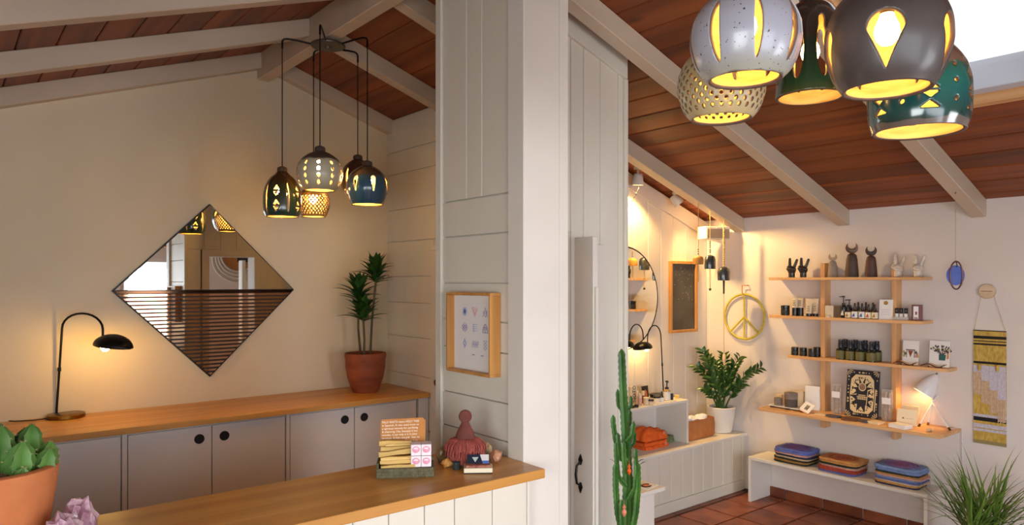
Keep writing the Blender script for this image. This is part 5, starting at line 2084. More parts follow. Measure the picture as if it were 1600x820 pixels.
for si, (u0, u1, cols, where, prn) in enumerate(stacks):
    xf = 5.03
    ya, yb2 = yx(u0, xf), yx(u1, xf)
    cy = (ya + yb2) / 2
    wdt = (ya - yb2) * .93
    z = ZBN
    n_ = len(cols)
    tot = [.105, .095, .125][si]
    for i, c in enumerate(cols):
        top = i == n_ - 1
        h_ = (tot * (.30 if top else .70 / (n_ - 1)))
        lb_ = 'folded %s shirt, %s of the %s' % (cname[c], 'top' if top else ordn[i], where)
        o = folded('folded_shirt', F_[c], lb_, 'shirt', (5.145 + random.uniform(-.006, .006), cy + random.uniform(-.008, .008), z), random.uniform(-.05, .05), .225, wdt, h_, 100 + si * 20 + i, 'folded shirts on the bench', 2 if (top or h_ > .012) else 1, sag=.05 if top else 0)
        if top:
            ring = MB()
            for rr_ in (.34, .27):
                pts = [(.0 + .20 * rr_ * math.cos(2 * PI * k / 28) * 1.3, wdt * rr_ * math.sin(2 * PI * k / 28), h_ * 1.09) for k in range(28)]
                ring.tube(pts, .0028, 5, closed=True)
            ring.prism([(.20 * .24 * 1.2 * math.cos(2 * PI * k / 20) * (1 if k % 2 else .7), wdt * .22 * math.sin(2 * PI * k / 20) * (1 if k % 2 else .7)) for k in range(20)], 'z', h_ * 1.02, h_ * 1.09)
            ring.build('shirt_print', PR_[prn], parent=o, world=False, smooth=60)
        z += h_ + .0008

# orange cloth inside the cubby, small green bundle behind it
oc = onz(1020, 702, ZL)
xo, yo = 4.26, 3.565
def slouch(w, d, h, seed):
    """soft heap of folded cloth: rounded block with ridges and drooping ends"""
    rnd = random.Random(seed)
    nu, nv = 30, 16
    ph = [rnd.uniform(0, 6) for _ in range(6)]
    top, bot = [], []
    for i in range(nu + 1):
        for j in range(nv + 1):
            a, b = i / nu * 2 - 1, j / nv * 2 - 1
            e = (1 - abs(a) ** 5) ** .5 * (1 - abs(b) ** 5) ** .5
            f = .80 + .12 * math.sin(2.2 * a + ph[0]) + .07 * math.sin(5 * a + 3 * b + ph[1]) + .05 * math.sin(9 * b - 4 * a + ph[2]) - .10 * a
            ex = 1 + .04 * math.sin(7 * b + ph[3])
            top.append((a * w / 2 * ex, b * d / 2 * (1 + .05 * math.sin(6 * a + ph[4])), max(.002, h * e * f)))
            bot.append((a * w / 2 * ex * .97, b * d / 2 * .97, 0.0))
    n_ = nv + 1
    off = len(top)
    fs = []
    for i in range(nu):
        for j in range(nv):
            k = i * n_ + j
            fs.append((k, k + n_, k + n_ + 1, k + 1))
            fs.append((off + k, off + k + 1, off + k + n_ + 1, off + k + n_))
    ring = [i * n_ for i in range(nu)] + [nu * n_ + j for j in range(nv)] + [i * n_ + nv for i in range(nu, 0, -1)] + [j for j in range(nv, 0, -1)]
    for q in range(len(ring)):
        a, b = ring[q], ring[(q + 1) % len(ring)]
        fs.append((a, off + a, off + b, b))
    return MB().add(top + bot, fs)


for i, (h_, w, d, ox, lb_) in enumerate(((.052, .30, .15, 0, 'lower folded orange garment in the cubby box'), (.085, .28, .14, -.01, 'bulky upper folded orange garment in the cubby box'))):
    o = folded('folded_garment', F_['orange'], lb_, 'garment', (xo + ox, yo, ZL + (0 if i == 0 else .066)), .02, w, d, h_, 200 + i, 'orange garments in the cubby', 2, .007, sag=.25)
    if i == 1:
        nm_ = slouch(w, d * 1.1, h_ * 1.25, 5).mesh('folded_garment', F_['orange'], smooth=60)
        o.data = nm_
    for k in range(2):
        pt = MB()
        for j in range(5):
            a = 2 * PI * j / 5
            pt.ball((w * .30 + .008 * math.cos(a), -d / 2 - .002, h_ * .5 + .008 * math.sin(a)), .0028, 6, 4)
        if k == 0:
            pt.build('flower_print', PAPER, parent=o, world=False)
folded('folded_cloth', fab('cloth_sage', (128, 140, 96), (92, 110, 74)), 'small sage green cloth tucked right of the orange garments', 'cloth', (4.49, 3.60, ZL), .3, .11, .1, .05, 210, None, 2, .006, .2)
p = onz(1005, 762, ZT)
plt = thing('print_card', 'white card with orange and black drawing on the side table', 'card', (tp.x - .085, tp.y + .06, ZT), .2)
MB().box(-.06, .06, -.045, .045, 0, .003).build('card', PAPER, parent=plt, world=False)
MB().tube([(.035 * math.cos(a) - .0, .026 * math.sin(a), .0045) for a in [i * .35 for i in range(16)]], .0035, 6).build('black_arc', DARK, parent=plt, world=False)
MB().lathe([(0, .006), (.02, .006), (.022, .003), (0, .003)], 16, cap0=False, cap1=False).build('orange_print', ORANGE, parent=plt, world=False)
# ================================================================== THINGS ON THE PINE SHELVES
def spot_on(u, k, back=.09):
    """point on top of shelf k, 'back' metres out from the wall"""
    X = XS - back
    return Vector((X, yx(u, X), ZS[k]))


def kpx(p):
    return (p.x * FX + p.y * FY) / FPX


FACE = PI / 2 + PI        # local -y of an item faces the room (-x)
FACE = -PI / 2


# ---- peace-hand sculptures (fist with two raised fingers)
def hand_mesh(name, mat, h):
    """right hand seen from its palm side, V sign; one continuous skin"""
    m = MB()
    s = h / .145
    m.lathe([(.020, 0), (.024, .004), (.0235, .02), (.024, .04)], 16, sy=.72)                      # wrist
    m.ball((0, 0, .058), .033, 16, 12, (1.0, .7, .95))                                           # palm
    m.tube([(-.012, 0, .07), (-.014, .0, .105), (-.014, .002, .142)], [.0125, .0118, .0100], 10)     # first finger
    m.ball((-.014, .002, .142), .0100, 10, 8)
    m.tube([(.013, 0, .07), (.026, .0, .102), (.037, .002, .134)], [.0125, .0118, .0100], 10)      # second finger
    m.ball((.037, .002, .134), .0100, 10, 8)
    for x_, z_ in ((-.026, .078), (-.031, .064)):                                                 # folded fingers
        m.tube([(x_ + .006, .012, z_), (x_ - .002, 0, z_ + .004), (x_ + .004, -.016, z_ - .004), (x_ + .014, -.017, z_ - .012)], [.008, .0088, .0085, .007], 8)
        m.ball((x_ + .014, -.017, z_ - .012), .007, 8, 6)
    m.tube([(.024, -.006, .046), (.018, -.02, .062), (.0, -.026, .068), (-.012, -.024, .066)], [.0098, .0095, .0088, .0074], 8)   # thumb over them
    m.ball((-.012, -.024, .066), .0074, 8, 6)
    me = m.mesh(name, mat)
    ob = bpy.data.objects.new('tmp', me)
    COL.objects.link(ob)
    md = ob.modifiers.new('r', 'REMESH')
    md.mode = 'VOXEL'
    md.voxel_size = .0022
    md.use_smooth_shade = True
    m2 = ob.modifiers.new('s', 'SMOOTH')
    m2.factor = .5
    m2.iterations = 4
    dg = bpy.context.evaluated_depsgraph_get()
    out = bpy.data.meshes.new_from_object(ob.evaluated_get(dg))
    bpy.data.objects.remove(ob, do_unlink=True)
    out.materials.clear()
    out.materials.append(mat)
    for v in out.vertices:
        v.co *= s
    out.polygons.foreach_set('use_smooth', [True] * len(out.polygons))
    return out


HB = pm('black_ceramic_hand', (38, 33, 30), (28, 24, 22), rough=.45, scale=20, coat=.2)
HW = pm('marbled_white_hand', (226, 214, 198), (150, 132, 120), rough=.35, scale=26, lo=.5, hi=.75, coat=.3, detail=6)
hm_b, hm_w = hand_mesh('hand_sculpture', HB, .147), hand_mesh('hand_sculpture', HW, .15)
for u, me, lb_ in ((1237, hm_b, 'black peace-hand sculpture at the left end of the top shelf'), (1255, hm_b, 'black peace-hand sculpture second from the left on the top shelf'),
                   (1403, hm_w, 'marbled white peace-hand sculpture nearer the dark moon figures'), (1434, hm_w, 'marbled white peace-hand sculpture at the right end of the top shelf')):
    p = spot_on(u, 0, .10)
    o = bpy.data.objects.new('hand_sculpture', me)
    COL.objects.link(o)
    o.location = p
    o.rotation_euler = (0, 0, FACE + .35)
    tag(o, lb_, 'sculpture', 'peace-hand sculptures on the top shelf')


# ---- moon figures
def moon(u, h, mat, mat2, lb_, w):
    p = spot_on(u, 0, .10)
    r = thing('moon_figure', lb_, 'sculpture', p, FACE + .35, 'crescent-topped figures on the top shelf')
    b = h * .68
    rr = w / 2
    MB().lathe([(rr, 0), (rr * 1.01, .003), (rr * .94, b * .35), (rr * .8, b * .78), (rr * .68, b * .94), (rr * .45, b), (rr * .2, b * 1.02)], 24, sy=.7).build('body', mat, parent=r, world=False, smooth=40)
    ro = h * .165 * (1.0 if w > .05 else .85)
    cz = b + ro * 1.05
    pts = []
    a0, a1 = math.radians(-235), math.radians(55)
    n_ = 26
    for i in range(n_ + 1):
        a = a0 + (a1 - a0) * i / n_
        pts.append((ro * math.cos(a), cz + ro * math.sin(a)))
    ri, dz = ro * .86, ro * .5
    b0 = math.atan2(pts[-1][1] - (cz + dz), pts[-1][0])
    b1 = math.atan2(pts[0][1] - (cz + dz), pts[0][0])
    if b1 > 0:
        b1 -= 2 * PI
    ri0 = math.hypot(pts[-1][0], pts[-1][1] - cz - dz)
    for i in range(1, n_):
        a = b0 + (b1 - b0) * i / n_
        pts.append((ri0 * math.cos(a), cz + dz + ri0 * math.sin(a)))
    MB().prism(pts, 'y', -.008, .008).build('crescent', mat2, parent=r, world=False, bevel=.0015, smooth=50)


GREYC = pm('grey_clay', (150, 136, 122), (136, 122, 108), rough=.7, scale=20)
DKC = pm('umber_clay', (82, 60, 50), (66, 48, 40), rough=.6, scale=14)
DKC2 = pm('umber_red_clay', (88, 56, 46), (70, 44, 36), rough=.6, scale=14)
moon(1301, .178, GREYC, pm('grey_clay_tan', (176, 150, 122), rough=.6), 'small grey moon-topped figure by the left upright', .07)
moon(1331, .252, DKC, pm('tan_umber', (128, 86, 58), (80, 56, 42), rough=.4, scale=30), 'tallest dark moon-topped figure on the top shelf', .092)
moon(1361, .222, DKC2, DKC, 'second tallest dark moon-topped figure on the top shelf', .082)


# ---- small packaging
BLK = pm('black_plastic', (24, 22, 22), rough=.3)
BLKL = pm('black_label', (44, 40, 38), rough=.5)
CREAM = pm('cream_pack', (226, 206, 172), rough=.5)
LBL = pm('cream_label', (232, 220, 196), rough=.6)


def cyl(m, r, z0, z1, seg=20, b=.0015):
    return m.lathe([(r - b, z0), (r, z0 + b), (r, z1 - b), (r - b, z1)], seg)


def jar(u, k, r, h, lb_, body=BLK, lid=BLK, band=BLKL, back=.1, group=None, cat='jar', z=None, loc=None, lidh=.3):
    p = loc if loc is not None else spot_on(u, k, back)
    t = thing('jar', lb_, cat, p, FACE, group)
    cyl(MB(), r, 0, h * (1 - lidh)).build('body', body, parent=t, world=False, smooth=40)
    cyl(MB(), r * 1.02, h * (1 - lidh) + .0005, h).build('lid', lid, parent=t, world=False, smooth=40)
    if band:
        MB().lathe([(r + .0004, h * .12), (r + .0006, h * .13), (r + .0006, h * .55), (r + .0004, h * .56)], 20, cap0=False, cap1=False).build('label_band', band, parent=t, world=False, smooth=40)
    return t


def bottle_(u, k, r, h, lb_, body, cap, label, back=.1, group=None, kind='dropper', loc=None, mark=None):
    p = loc if loc is not None else spot_on(u, k, back)
    t = thing('bottle', lb_, 'bottle', p, FACE, group)
    hb_ = h * (.58 if kind != 'roll' else .66)
    MB().lathe([(r * .93, 0), (r, .002), (r, hb_ * .84), (r * .9, hb_ * .93), (r * .5, hb_), (r * .42, hb_ * 1.03)], 20).build('body', body, parent=t, world=False, smooth=40)
    if kind == 'dropper':
        m = MB().lathe([(r * .5, hb_ * 1.02), (r * .52, hb_ * 1.2), (r * .3, hb_ * 1.24), (r * .3, h * .94), (r * .18, h)], 14)
    elif kind == 'pump':
        m = MB().lathe([(r * .55, hb_ * 1.02), (r * .55, hb_ * 1.16), (r * .18, hb_ * 1.18), (r * .18, h * .93), (r * .45, h * .93), (r * .45, h)], 14)
        m.bar((0, 0, h * .975), (-r * .9, -r * 1.1, h * .95), .007, .006)
    elif kind == 'roll':
        m = MB().lathe([(r * .98, hb_ * .97), (r, hb_), (r, h - .001), (r * .96, h)], 16)
    else:
        m = MB().lathe([(r * .55, hb_ * 1.02), (r * .57, h * .8), (r * .5, h * .82), (r * .5, h)], 14)
    m.build('cap', cap, parent=t, world=False, smooth=40)
    if label:
        MB().lathe([(r + .0003, hb_ * .08), (r + .0006, hb_ * .1), (r + .0006, hb_ * .76), (r + .0003, hb_ * .78)], 20, cap0=False, cap1=False).build('label', label, parent=t, world=False, smooth=40)
    if mark:
        MB().prism([(-r * .5, hb_ * .22), (r * .5, hb_ * .22), (r * .25, hb_ * .62), (-r * .1, hb_ * .5)], 'y', -r - .0016, -r + .004).build('label_mark', mark, parent=t, world=False)
    return t


# second shelf
jar(1227, 1, .033, .078, 'black jar at the left end of the second shelf', back=.1)


def tube_(u, back, lb_, capfrac):
    p = spot_on(u, 1, back)
    t = thing('squeeze_tube', lb_, 'tube', p, FACE + .2, 'cream squeeze tubes on the second shelf')
    h_ = .14 if capfrac > .3 else .136
    zc = h_ * capfrac
    cyl(MB(), .021, 0, zc, 18).build('cap', BLK, parent=t, world=False, smooth=40)
    vs_, fs = [], []
    n_ = 18
    for q, z in ((0, zc), (.5, (zc + h_) / 2), (1, h_)):
        for j in range(n_):
            a = 2 * PI * j / n_
            rx, ry = .020 + .005 * q, .020 * (1 - q) + .0015 * q
            vs_.append((rx * math.cos(a), ry * math.sin(a), z))
    for i in range(2):
        for j in range(n_):
            kx = (j + 1) % n_
            fs.append((i * n_ + j, i * n_ + kx, (i + 1) * n_ + kx, (i + 1) * n_ + j))
    fs.append(tuple(2 * n_ + j for j in range(n_)))
    MB().add(vs_, fs).build('tube', CREAM, parent=t, world=False, smooth=50)
    for i in range(3):
        MB().box(-.011 + .002 * i, .011 - .002 * i, -.0215, -.012, zc + .02 + .016 * i, zc + .023 + .016 * i).build('print_line', BLKL, parent=t, world=False)


tube_(1242, .11, 'cream squeeze tube with tall black cap, left of its pair', .45)
tube_(1251, .09, 'cream squeeze tube with tall black cap, right of its pair', .45)
tube_(1264, .11, 'cream squeeze tube with short black cap, left of its pair', .16)
tube_(1274, .085, 'cream squeeze tube with short black cap by the upright', .16)


def box_item(name, lb_, cat, p, rz, w, d, h, mat, extra=None, group=None, tilt=0.0, bev=.001):
    t = thing(name, lb_, cat, p, rz, group)
    M = Matrix.Rotation(tilt, 4, 'X')
    MB(M).box(-w / 2, w / 2, -d / 2, d / 2, 0, h).build('carton' if cat == 'box' else 'body', mat, parent=t, world=False, bevel=bev)
    if extra:
        for nm, (x0, x1, z0, z1), mm in extra:
            MB(M).box(x0, x1, -d / 2 - .0012, -d / 2 + .001, z0, z1).build(nm, mm, parent=t, world=False)
    return t


box_item('carton', 'cream carton standing just right of the left upright', 'box', spot_on(1296, 1, .13), FACE + .3, .058, .03, .088, CREAM)
jar(1293, 1, .016, .022, 'tiny pale jar in front of the cream carton', body=CREAM, lid=CREAM, band=None, loc=spot_on(1294, 1, .165))
box_item('carton', 'dark ribbed carton behind the black pump bottle', 'box', spot_on(1311, 1, .05), FACE, .045, .03, .085, pm('dark_carton', (110, 98, 88), rough=.6))
bottle_(1318, 1, .021, .162, 'tall black pump bottle on the second shelf', BLK, BLK, None, .14, None, 'pump', mark=LBL)
bottle_(1327, 1, .022, .135, 'shorter black pump bottle behind the tall one', BLK, BLK, None, .06, None, 'pump')
AMB = pm('amber_glass', (62, 34, 16), rough=.12, coat=.6)
BLUEP = pm('label_blue', (62, 96, 186), rough=.6)
REDP = pm('label_red', (186, 84, 62), rough=.6)
GOLDP = pm('label_gold', (168, 128, 58), rough=.5)
WLB = pm('white_label', (236, 232, 226), rough=.6)
for i, (u, bk_, h_, lab_, mk, d_) in enumerate(((1325, .145, .098, LBL, GOLDP, 'cream label, beside the pump bottles'), (1335.5, .145, .112, WLB, BLUEP, 'blue triangle label, first from the left'), (1347, .145, .112, WLB, BLUEP, 'blue triangle label, second from the left'),
                                                (1357, .145, .106, LBL, REDP, 'red and white label'), (1367, .145, .108, LBL, GOLDP, 'gold mark, nearest the white card'),
                                                (1341, .08, .118, WLB, BLUEP, 'blue mark, in the back row at left'), (1353, .08, .118, WLB, BLUEP, 'white label, in the middle of the back row'), (1364, .08, .116, LBL, GOLDP, 'cream label, in the back row at right'))):
    bottle_(u, 1, .0205, h_, 'amber dropper bottle with ' + d_, AMB, BLK, lab_, bk_, 'amber dropper bottles on the second shelf', 'dropper', mark=mk)
# white leaning card with a gold seal
p = spot_on(1384, 1, .14)
cdw = thing('info_card', 'white card with round gold seal leaning on the second shelf', 'card', p, FACE + .25)
M = Matrix.Rotation(-.16, 4, 'X')
MB(M).box(-.043, .043, 0, .002, .001, .142).build('card', PAPER, parent=cdw, world=False)
MB(M @ Matrix.Translation((-.002, -.0004, .118)) @ Matrix.Rotation(PI / 2, 4, 'X')).lathe([(0, .0008), (.014, .0008), (.0145, 0), (0, 0)], 24, cap0=False, cap1=False).build('gold_seal', GOLDP, parent=cdw, world=False)
for i in range(4):
    MB(M).box(-.03, .03 - .004 * (i % 2), -.0006, .0002, .07 - .012 * i, .0715 - .012 * i).build('print_line', pm('faint_ink', (186, 176, 190), rough=.7), parent=cdw, world=False)
p = spot_on(1408, 1, .1)
tr = thing('clear_tray', 'clear acrylic tray holding three small black bottles', 'tray', p, FACE + .2)
ACR = pm('acrylic', (228, 222, 216), rough=.15, alpha=.55)
MB().box(-.05, .05, -.028, .028, 0, .004).build('base_plate', ACR, parent=tr, world=False)
for a in ((-.05, .05, -.028, -.0255), (-.05, .05, .0255, .028), (-.05, -.0475, -.0255, .0255), (.0475, .05, -.0255, .0255)):
    MB().box(*a, .004, .022).build('tray_wall', ACR, parent=tr, world=False)
for i, (dx_, dy_) in enumerate(((-.028, .0), (-.001, .004), (.03, .0))):
    q = p + Matrix.Rotation(FACE + .2, 3, 'Z') @ Vector((dx_, dy_, .0045))
    bottle_(0, 1, .0115, .078, 'small black roll-on bottle, %s in the clear tray' % ['left', 'middle', 'right'][i], BLK, BLK, WLB, 0, 'roll-on bottles in the clear tray', 'roll', loc=q)
MAROON = pm('maroon_carton', (112, 50, 48), rough=.5)
box_item('carton', 'maroon carton with white label panel at the right of the second shelf', 'box', spot_on(1433, 1, .1), FACE + .45, .062, .045, .108, MAROON, [('label_panel', (-.024, .006, .012, .098), PAPER), ('label_mark', (-.014, -.002, .04, .062), REDP), ('label_band', (-.020, .002, .014, .024), GOLDP)])

# third shelf
for u, bk_, lb_ in ((1242, .1, 'black tin at the left end of the third shelf'), (1255, .1, 'black tin second from the left on the third shelf'), (1269, .12, 'black tin left of the left upright on the third shelf'), (1277, .115, 'black tin touching the left upright on the third shelf')):
    jar(u, 2, .0265, .062 if u < 1275 else .07, lb_, group='black tins on the third shelf', back=bk_ if u < 1275 else .06, lidh=.4)
OLIVE = pm('olive_label', (116, 108, 56), (98, 92, 46), rough=.6, scale=30)
DGB = pm('dark_green_glass', (24, 30, 24), rough=.12, coat=.6)
NAVYC = pm('navy_cap', (30, 36, 48), rough=.4)
for i, (u, bk_) in enumerate(((1313.5, .115), (1328.5, .115), (1344, .115), (1361.5, .115), (1321, .045), (1337, .045), (1352, .045), (1370, .045))):
    row, j = ('front', i) if i < 4 else ('back', i - 4)
    bottle_(u, 2, .0315, .145, 'olive-labelled dark bottle, %s in the %s row' % (['first', 'second', 'third', 'last'][j], row), DGB, NAVYC, OLIVE, bk_, 'olive-labelled bottles on the third shelf', 'cap')


def print_card(u, k, back, w, h_, lb_, rz, tilt=-.12):
    p = spot_on(u, k, back)
    t = thing('art_card', lb_, 'card', p, rz)
    M = Matrix.Rotation(tilt, 4, 'X')
    MB(M).box(-w / 2, w / 2, 0, .002, .001, h_).build('card', PAPER, parent=t, world=False)
    return t, M


t1, M1 = print_card(1422, 2, .07, .105, .165, 'white art card with a small banner drawing on the third shelf', FACE)
UMB = pm('print_umber', (74, 44, 34), rough=.7)
PNK = pm('print_pink', (204, 140, 140), rough=.7)
YEL2 = pm('print_ochre', (190, 168, 96), rough=.7)
TEAL = pm('print_teal', (44, 92, 88), rough=.7)
OLV = pm('print_olive', (84, 100, 60), rough=.7)


def flat(parent, M, pts, mat, nm, off=-.0006):
    MB(M).prism(pts, 'y', off, off + .0008).build(nm, mat, parent=parent, world=False)


flat(t1, M1, [(-.032, .098), (.028, .098), (.028, .104), (-.032, .104)], UMB, 'banner_rail')
flat(t1, M1, [(-.018, .096), (.016, .096), (-.001, .05)], pm('print_rustbrown', (142, 74, 48), rough=.7), 'banner')
for sx in (-1, 1):
    flat(t1, M1, [(-.001 + sx * .026 - .002, .048), (-.001 + sx * .026 + .002, .048), (-.001 + sx * .024 + .002, .098), (-.001 + sx * .024 - .002, .098)], UMB, 'banner_side')
for i, (x_, z_, mm) in enumerate(((-.042, .06, YEL2), (-.036, .075, OLV), (-.045, .085, YEL2), (.036, .06, PNK), (.042, .075, PNK), (.034, .085, OLV), (.046, .06, YEL2))):
    flat(t1, M1, [(x_ + .008 * math.cos(a), z_ + .012 * math.sin(a)) for a in [j * PI / 3 for j in range(6)]], mm, 'flower')
t2, M2 = print_card(1467, 2, .07, .125, .175, 'white art card of a teal vase with dark stems', FACE)
flat(t2, M2, [(-.002, .045), (.036, .045), (.040, .085), (-.004, .085)], TEAL, 'vase')
for i in range(16):
    a = math.radians(40 + 105 * i / 15 + random.uniform(-6, 6))
    L_ = random.uniform(.05, .078)
    cx_, cz_ = .015 + .01 * math.cos(a), .085
    ex, ez = cx_ + L_ * math.cos(a) * 1.0, cz_ + L_ * math.sin(a) * .8
    nx_, nz_ = -math.sin(a) * .0012, math.cos(a) * .0012
    flat(t2, M2, [(cx_ - nx_, cz_ - nz_), (cx_ + nx_, cz_ + nz_), (ex + nx_, ez + nz_), (ex - nx_, ez - nz_)], UMB, 'drawn_stem')
    for q in (.6, 1.0):
        fx_, fz_ = cx_ + (ex - cx_) * q, cz_ + (ez - cz_) * q
        flat(t2, M2, [(fx_ + .005 * math.cos(b), fz_ + .007 * math.sin(b)) for b in [j * PI / 3 for j in range(6)]], random.choice([UMB, OLV, UMB, YEL2]), 'drawn_leaf', -.0010)
flat(t2, M2, [(.045, .055), (.058, .06), (.055, .115), (.046, .1)], pm('print_orange', (206, 138, 72), rough=.7), 'drawn_leaf')


# wavy wooden trays with dark edges in front of the cards
def wavy(u, lb_):
    p = spot_on(u, 2, .118)
    t = thing('wavy_tray', lb_, 'tray', p, FACE + .1, 'wavy wooden trays on the third shelf')
    n_ = 24
    W_ = .145
    vs_, fs = [], []
    for i in range(n_ + 1):
        q = i / n_
        x_ = -W_ / 2 + W_ * q
        z_ = .012 + .0095 * math.sin(q * 2 * PI * 1.25 - .7)
        vs_ += [(x_, -.025, z_), (x_, .025, z_), (x_, .025, z_ + .004), (x_, -.025, z_ + .004)]
    for i in range(n_):
        for j in range(4):
            kx = (j + 1) % 4
            fs.append((4 * i + j, 4 * i + kx, 4 * i + 4 + kx, 4 * i + 4 + j))
    fs += [(3, 2, 1, 0), (4 * n_, 4 * n_ + 1, 4 * n_ + 2, 4 * n_ + 3)]
    MB().add(vs_, fs).build('tray', PINEY, parent=t, world=False, smooth=40)
    MB().tube([(v[0], -.0265, v[2] + .002) for v in [vs_[4 * i] for i in range(n_ + 1)]], .0035, 6).build('dark_edge', UMB, parent=t, world=False, smooth=60)
    MB().lathe([(.004, 0), (.004, .006)], 8, (.045, 0, 0)).build('foot', UMB, parent=t, world=False)
    MB().lathe([(.004, 0), (.004, .006)], 8, (-.03, 0, 0)).build('foot', UMB, parent=t, world=False)


wavy(1415, 'wavy tray with dark edge in front of the banner card')
wavy(1459, 'wavy tray with dark edge in front of the teal vase card')

# fourth shelf, left half
CONC = pm('concrete_grey', (140, 126, 116), (124, 110, 100), rough=.8, scale=24)
CONCD = pm('charcoal_concrete', (88, 78, 72), rough=.8)
p = spot_on(1234, 3, .21)
ty = thing('low_tray', 'thin white tray under the two grey candles', 'tray', p, FACE - .05)
MB().box(-.16, .16, -.055, .055, .012, .018).build('tray_top', PAPER, parent=ty, world=False, bevel=.001)
for sx in (-.13, .0, .13):
    MB().box(sx - .008, sx + .008, -.05, .05, 0, .012).build('foot', BLK, parent=ty, world=False)
ztr = ZS[3] + .0182
for u, r_, h_, lb_ in ((1216, .031, .055, 'small grey lidded candle on the thin white tray'), (1236, .047, .108, 'large grey lidded candle on the thin white tray')):
    q = spot_on(u, 3, .21)
    q.z = ztr
    jar(u, 3, r_, h_, lb_, body=CONCD if u > 1220 else CONC, lid=CONC, band=None, loc=q, cat='candle', lidh=.45)
box_item('carton', 'small cream carton behind the small grey candle', 'box', spot_on(1219, 3, .08), FACE, .055, .05, .08, CREAM)
box_item('carton', 'larger cream carton behind the large grey candle', 'box', spot_on(1248, 3, .08), FACE + .2, .085, .05, .125, CREAM)
p = spot_on(1270, 3, .09)
pch = thing('white_pouch', 'white paper pouch standing beside the left upright', 'pouch', p, FACE + .2)
rr_loft(MB(), [(.058, .026, .018, 0), (.06, .028, .02, .03), (.058, .02, .018, .1), (.056, .006, .006, .165), (.056, .002, .002, .178)]).build('pouch', PAPER, parent=pch, world=False, smooth=60)
MB().tube([(-.025, -.027, .02), (-.005, -.028, .07), (.02, -.022, .05), (.03, -.02, .1)], .0008, 5).build('crease_print', pm('faint_grey', (196, 190, 184), rough=.8), parent=pch, world=False)
p = spot_on(1254, 3, .30)
ic = thing('photo_card', 'small white photo card tilted in front of the pouch', 'card', p, FACE + .1)
M = Matrix.Translation((0, 0, .006)) @ Matrix.Rotation(-.75, 4, 'X') @ Matrix.Rotation(.38, 4, 'Y')
MB(M).box(-.042, .042, 0, .003, .012, .095).build('card', PAPER, parent=ic, world=False)
MB(M).box(-.012, .016, -.0008, .001, .03, .072).build('photo', pm('dark_photo', (74, 66, 64), (120, 108, 104), rough=.5, scale=60), parent=ic, world=False)
MB(M).box(-.046, .03, .004, .007, .006, .08).build('backing', pm('pink_back', (214, 160, 140), rough=.7), parent=ic, world=False)
box_item('flat_box', 'thin cream flat box lying left of the dark slices', 'box', spot_on(1288, 3, .26), FACE - .1, .13, .055, .006, CREAM)


def slab_item(u, back, outline, h_, mat, lb_, cat, rz=0):
    p = spot_on(u, 3, back)
    return tag(MB().prism(outline, 'z', 0, h_).build('stone_slice', mat, loc=p, rot=(0, 0, FACE + rz), world=False, bevel=.0015), lb_, cat)


SLATE = pm('blue_slate', (84, 82, 96), (70, 68, 80), rough=.5, scale=20)


def blob(w, d, seed, n_=18):
    rnd = random.Random(seed)
    return [(w / 2 * math.cos(2 * PI * i / n_) * rnd.uniform(.88, 1.08), d / 2 * math.sin(2 * PI * i / n_) * rnd.uniform(.85, 1.1)) for i in range(n_)]


slab_item(1303, .26, blob(.12, .10, 1), .010, SLATE, 'blue-grey stone slice left of the brown oval board', 'stone')
slab_item(1329, .275, blob(.135, .13, 2), .012, pm('walnut', (112, 70, 42), (94, 56, 34), rough=.5, scale=18, stretch=(.3, 1, 1)), 'brown oval wooden board below the ink-drawn book', 'board')
slab_item(1352, .27, blob(.105, .09, 3), .010, SLATE, 'blue-grey stone slice right of the brown oval board', 'stone')
box_item('flat_box', 'small cream flat box beside the right stone slice', 'box', spot_on(1369, 3, .27), FACE - .15, .08, .08, .016, CREAM)

# black and cream ink-drawn book
p = spot_on(1345, 3, .13)
INKB = pm('ink_black', (32, 32, 42), rough=.5)
INKC = pm('ink_cream', (226, 200, 152), rough=.6)
bw, bhh = .225, .338
k2 = thing('illustrated_book', 'black and cream illustrated book cover with a sun face, leaning', 'book', p, FACE + .05)
M = Matrix.Rotation(-.13, 4, 'X')
MB(M).box(-bw / 2, bw / 2, 0, .012, .0015, bhh).build('cover', INKB, parent=k2, world=False, bevel=.001)


def fl(pts, mat, nm, lay=0):
    MB(M).prism(pts, 'y', -.0006 - .0004 * lay, .0006).build(nm, mat, parent=k2, world=False)


def star(cx_, cz_, r0, r1, n_, ph=0):
    return [(cx_ + (r0 if i % 2 else r1) * math.cos(ph + PI * i / n_), cz_ + (r0 if i % 2 else r1) * 1.15 * math.sin(ph + PI * i / n_)) for i in range(2 * n_)]


fl([(-.078, .05), (-.05, .03), (.05, .03), (.078, .06), (.084, .17), (.078, .27), (.05, .305), (-.05, .305), (-.08, .27), (-.086, .16)], INKC, 'cream_field', 0)
fl(star(0, .2, .035, .078, 11, .2), INKB, 'sun_rays', 1)
fl(star(0, .13, .045, .085, 9, .1), INKB, 'dark_burst', 2)
fl([(.026 * math.cos(i * PI / 12), .218 + .03 * math.sin(i * PI / 12)) for i in range(24)], INKC, 'sun_face', 3)
fl([(.021 * math.cos(i * PI / 12), .218 + .024 * math.sin(i * PI / 12)) for i in range(24)], pm('ink_brown', (120, 88, 70), (164, 126, 100), rough=.6, scale=80), 'sun_disc', 4)
for i, (zz, ww) in enumerate(((.158, .05), (.145, .07), (.132, .062))):
    fl([(-ww / 2, zz - .0045), (ww / 2, zz - .0045), (ww / 2, zz + .0045), (-ww / 2, zz + .0045)], INKC, 'title_line', 3)
    for j in range(5):
        xx = -ww / 2 + ww * (j + .5) / 5
        fl([(xx - .003, zz - .002), (xx + .002, zz - .003), (xx + .003, zz + .003), (xx - .002, zz + .002)], INKB, 'title_letter', 4)
fl([(.028, .06), (.033, .06), (.042, .2), (.038, .2)], INKC, 'wand', 3)
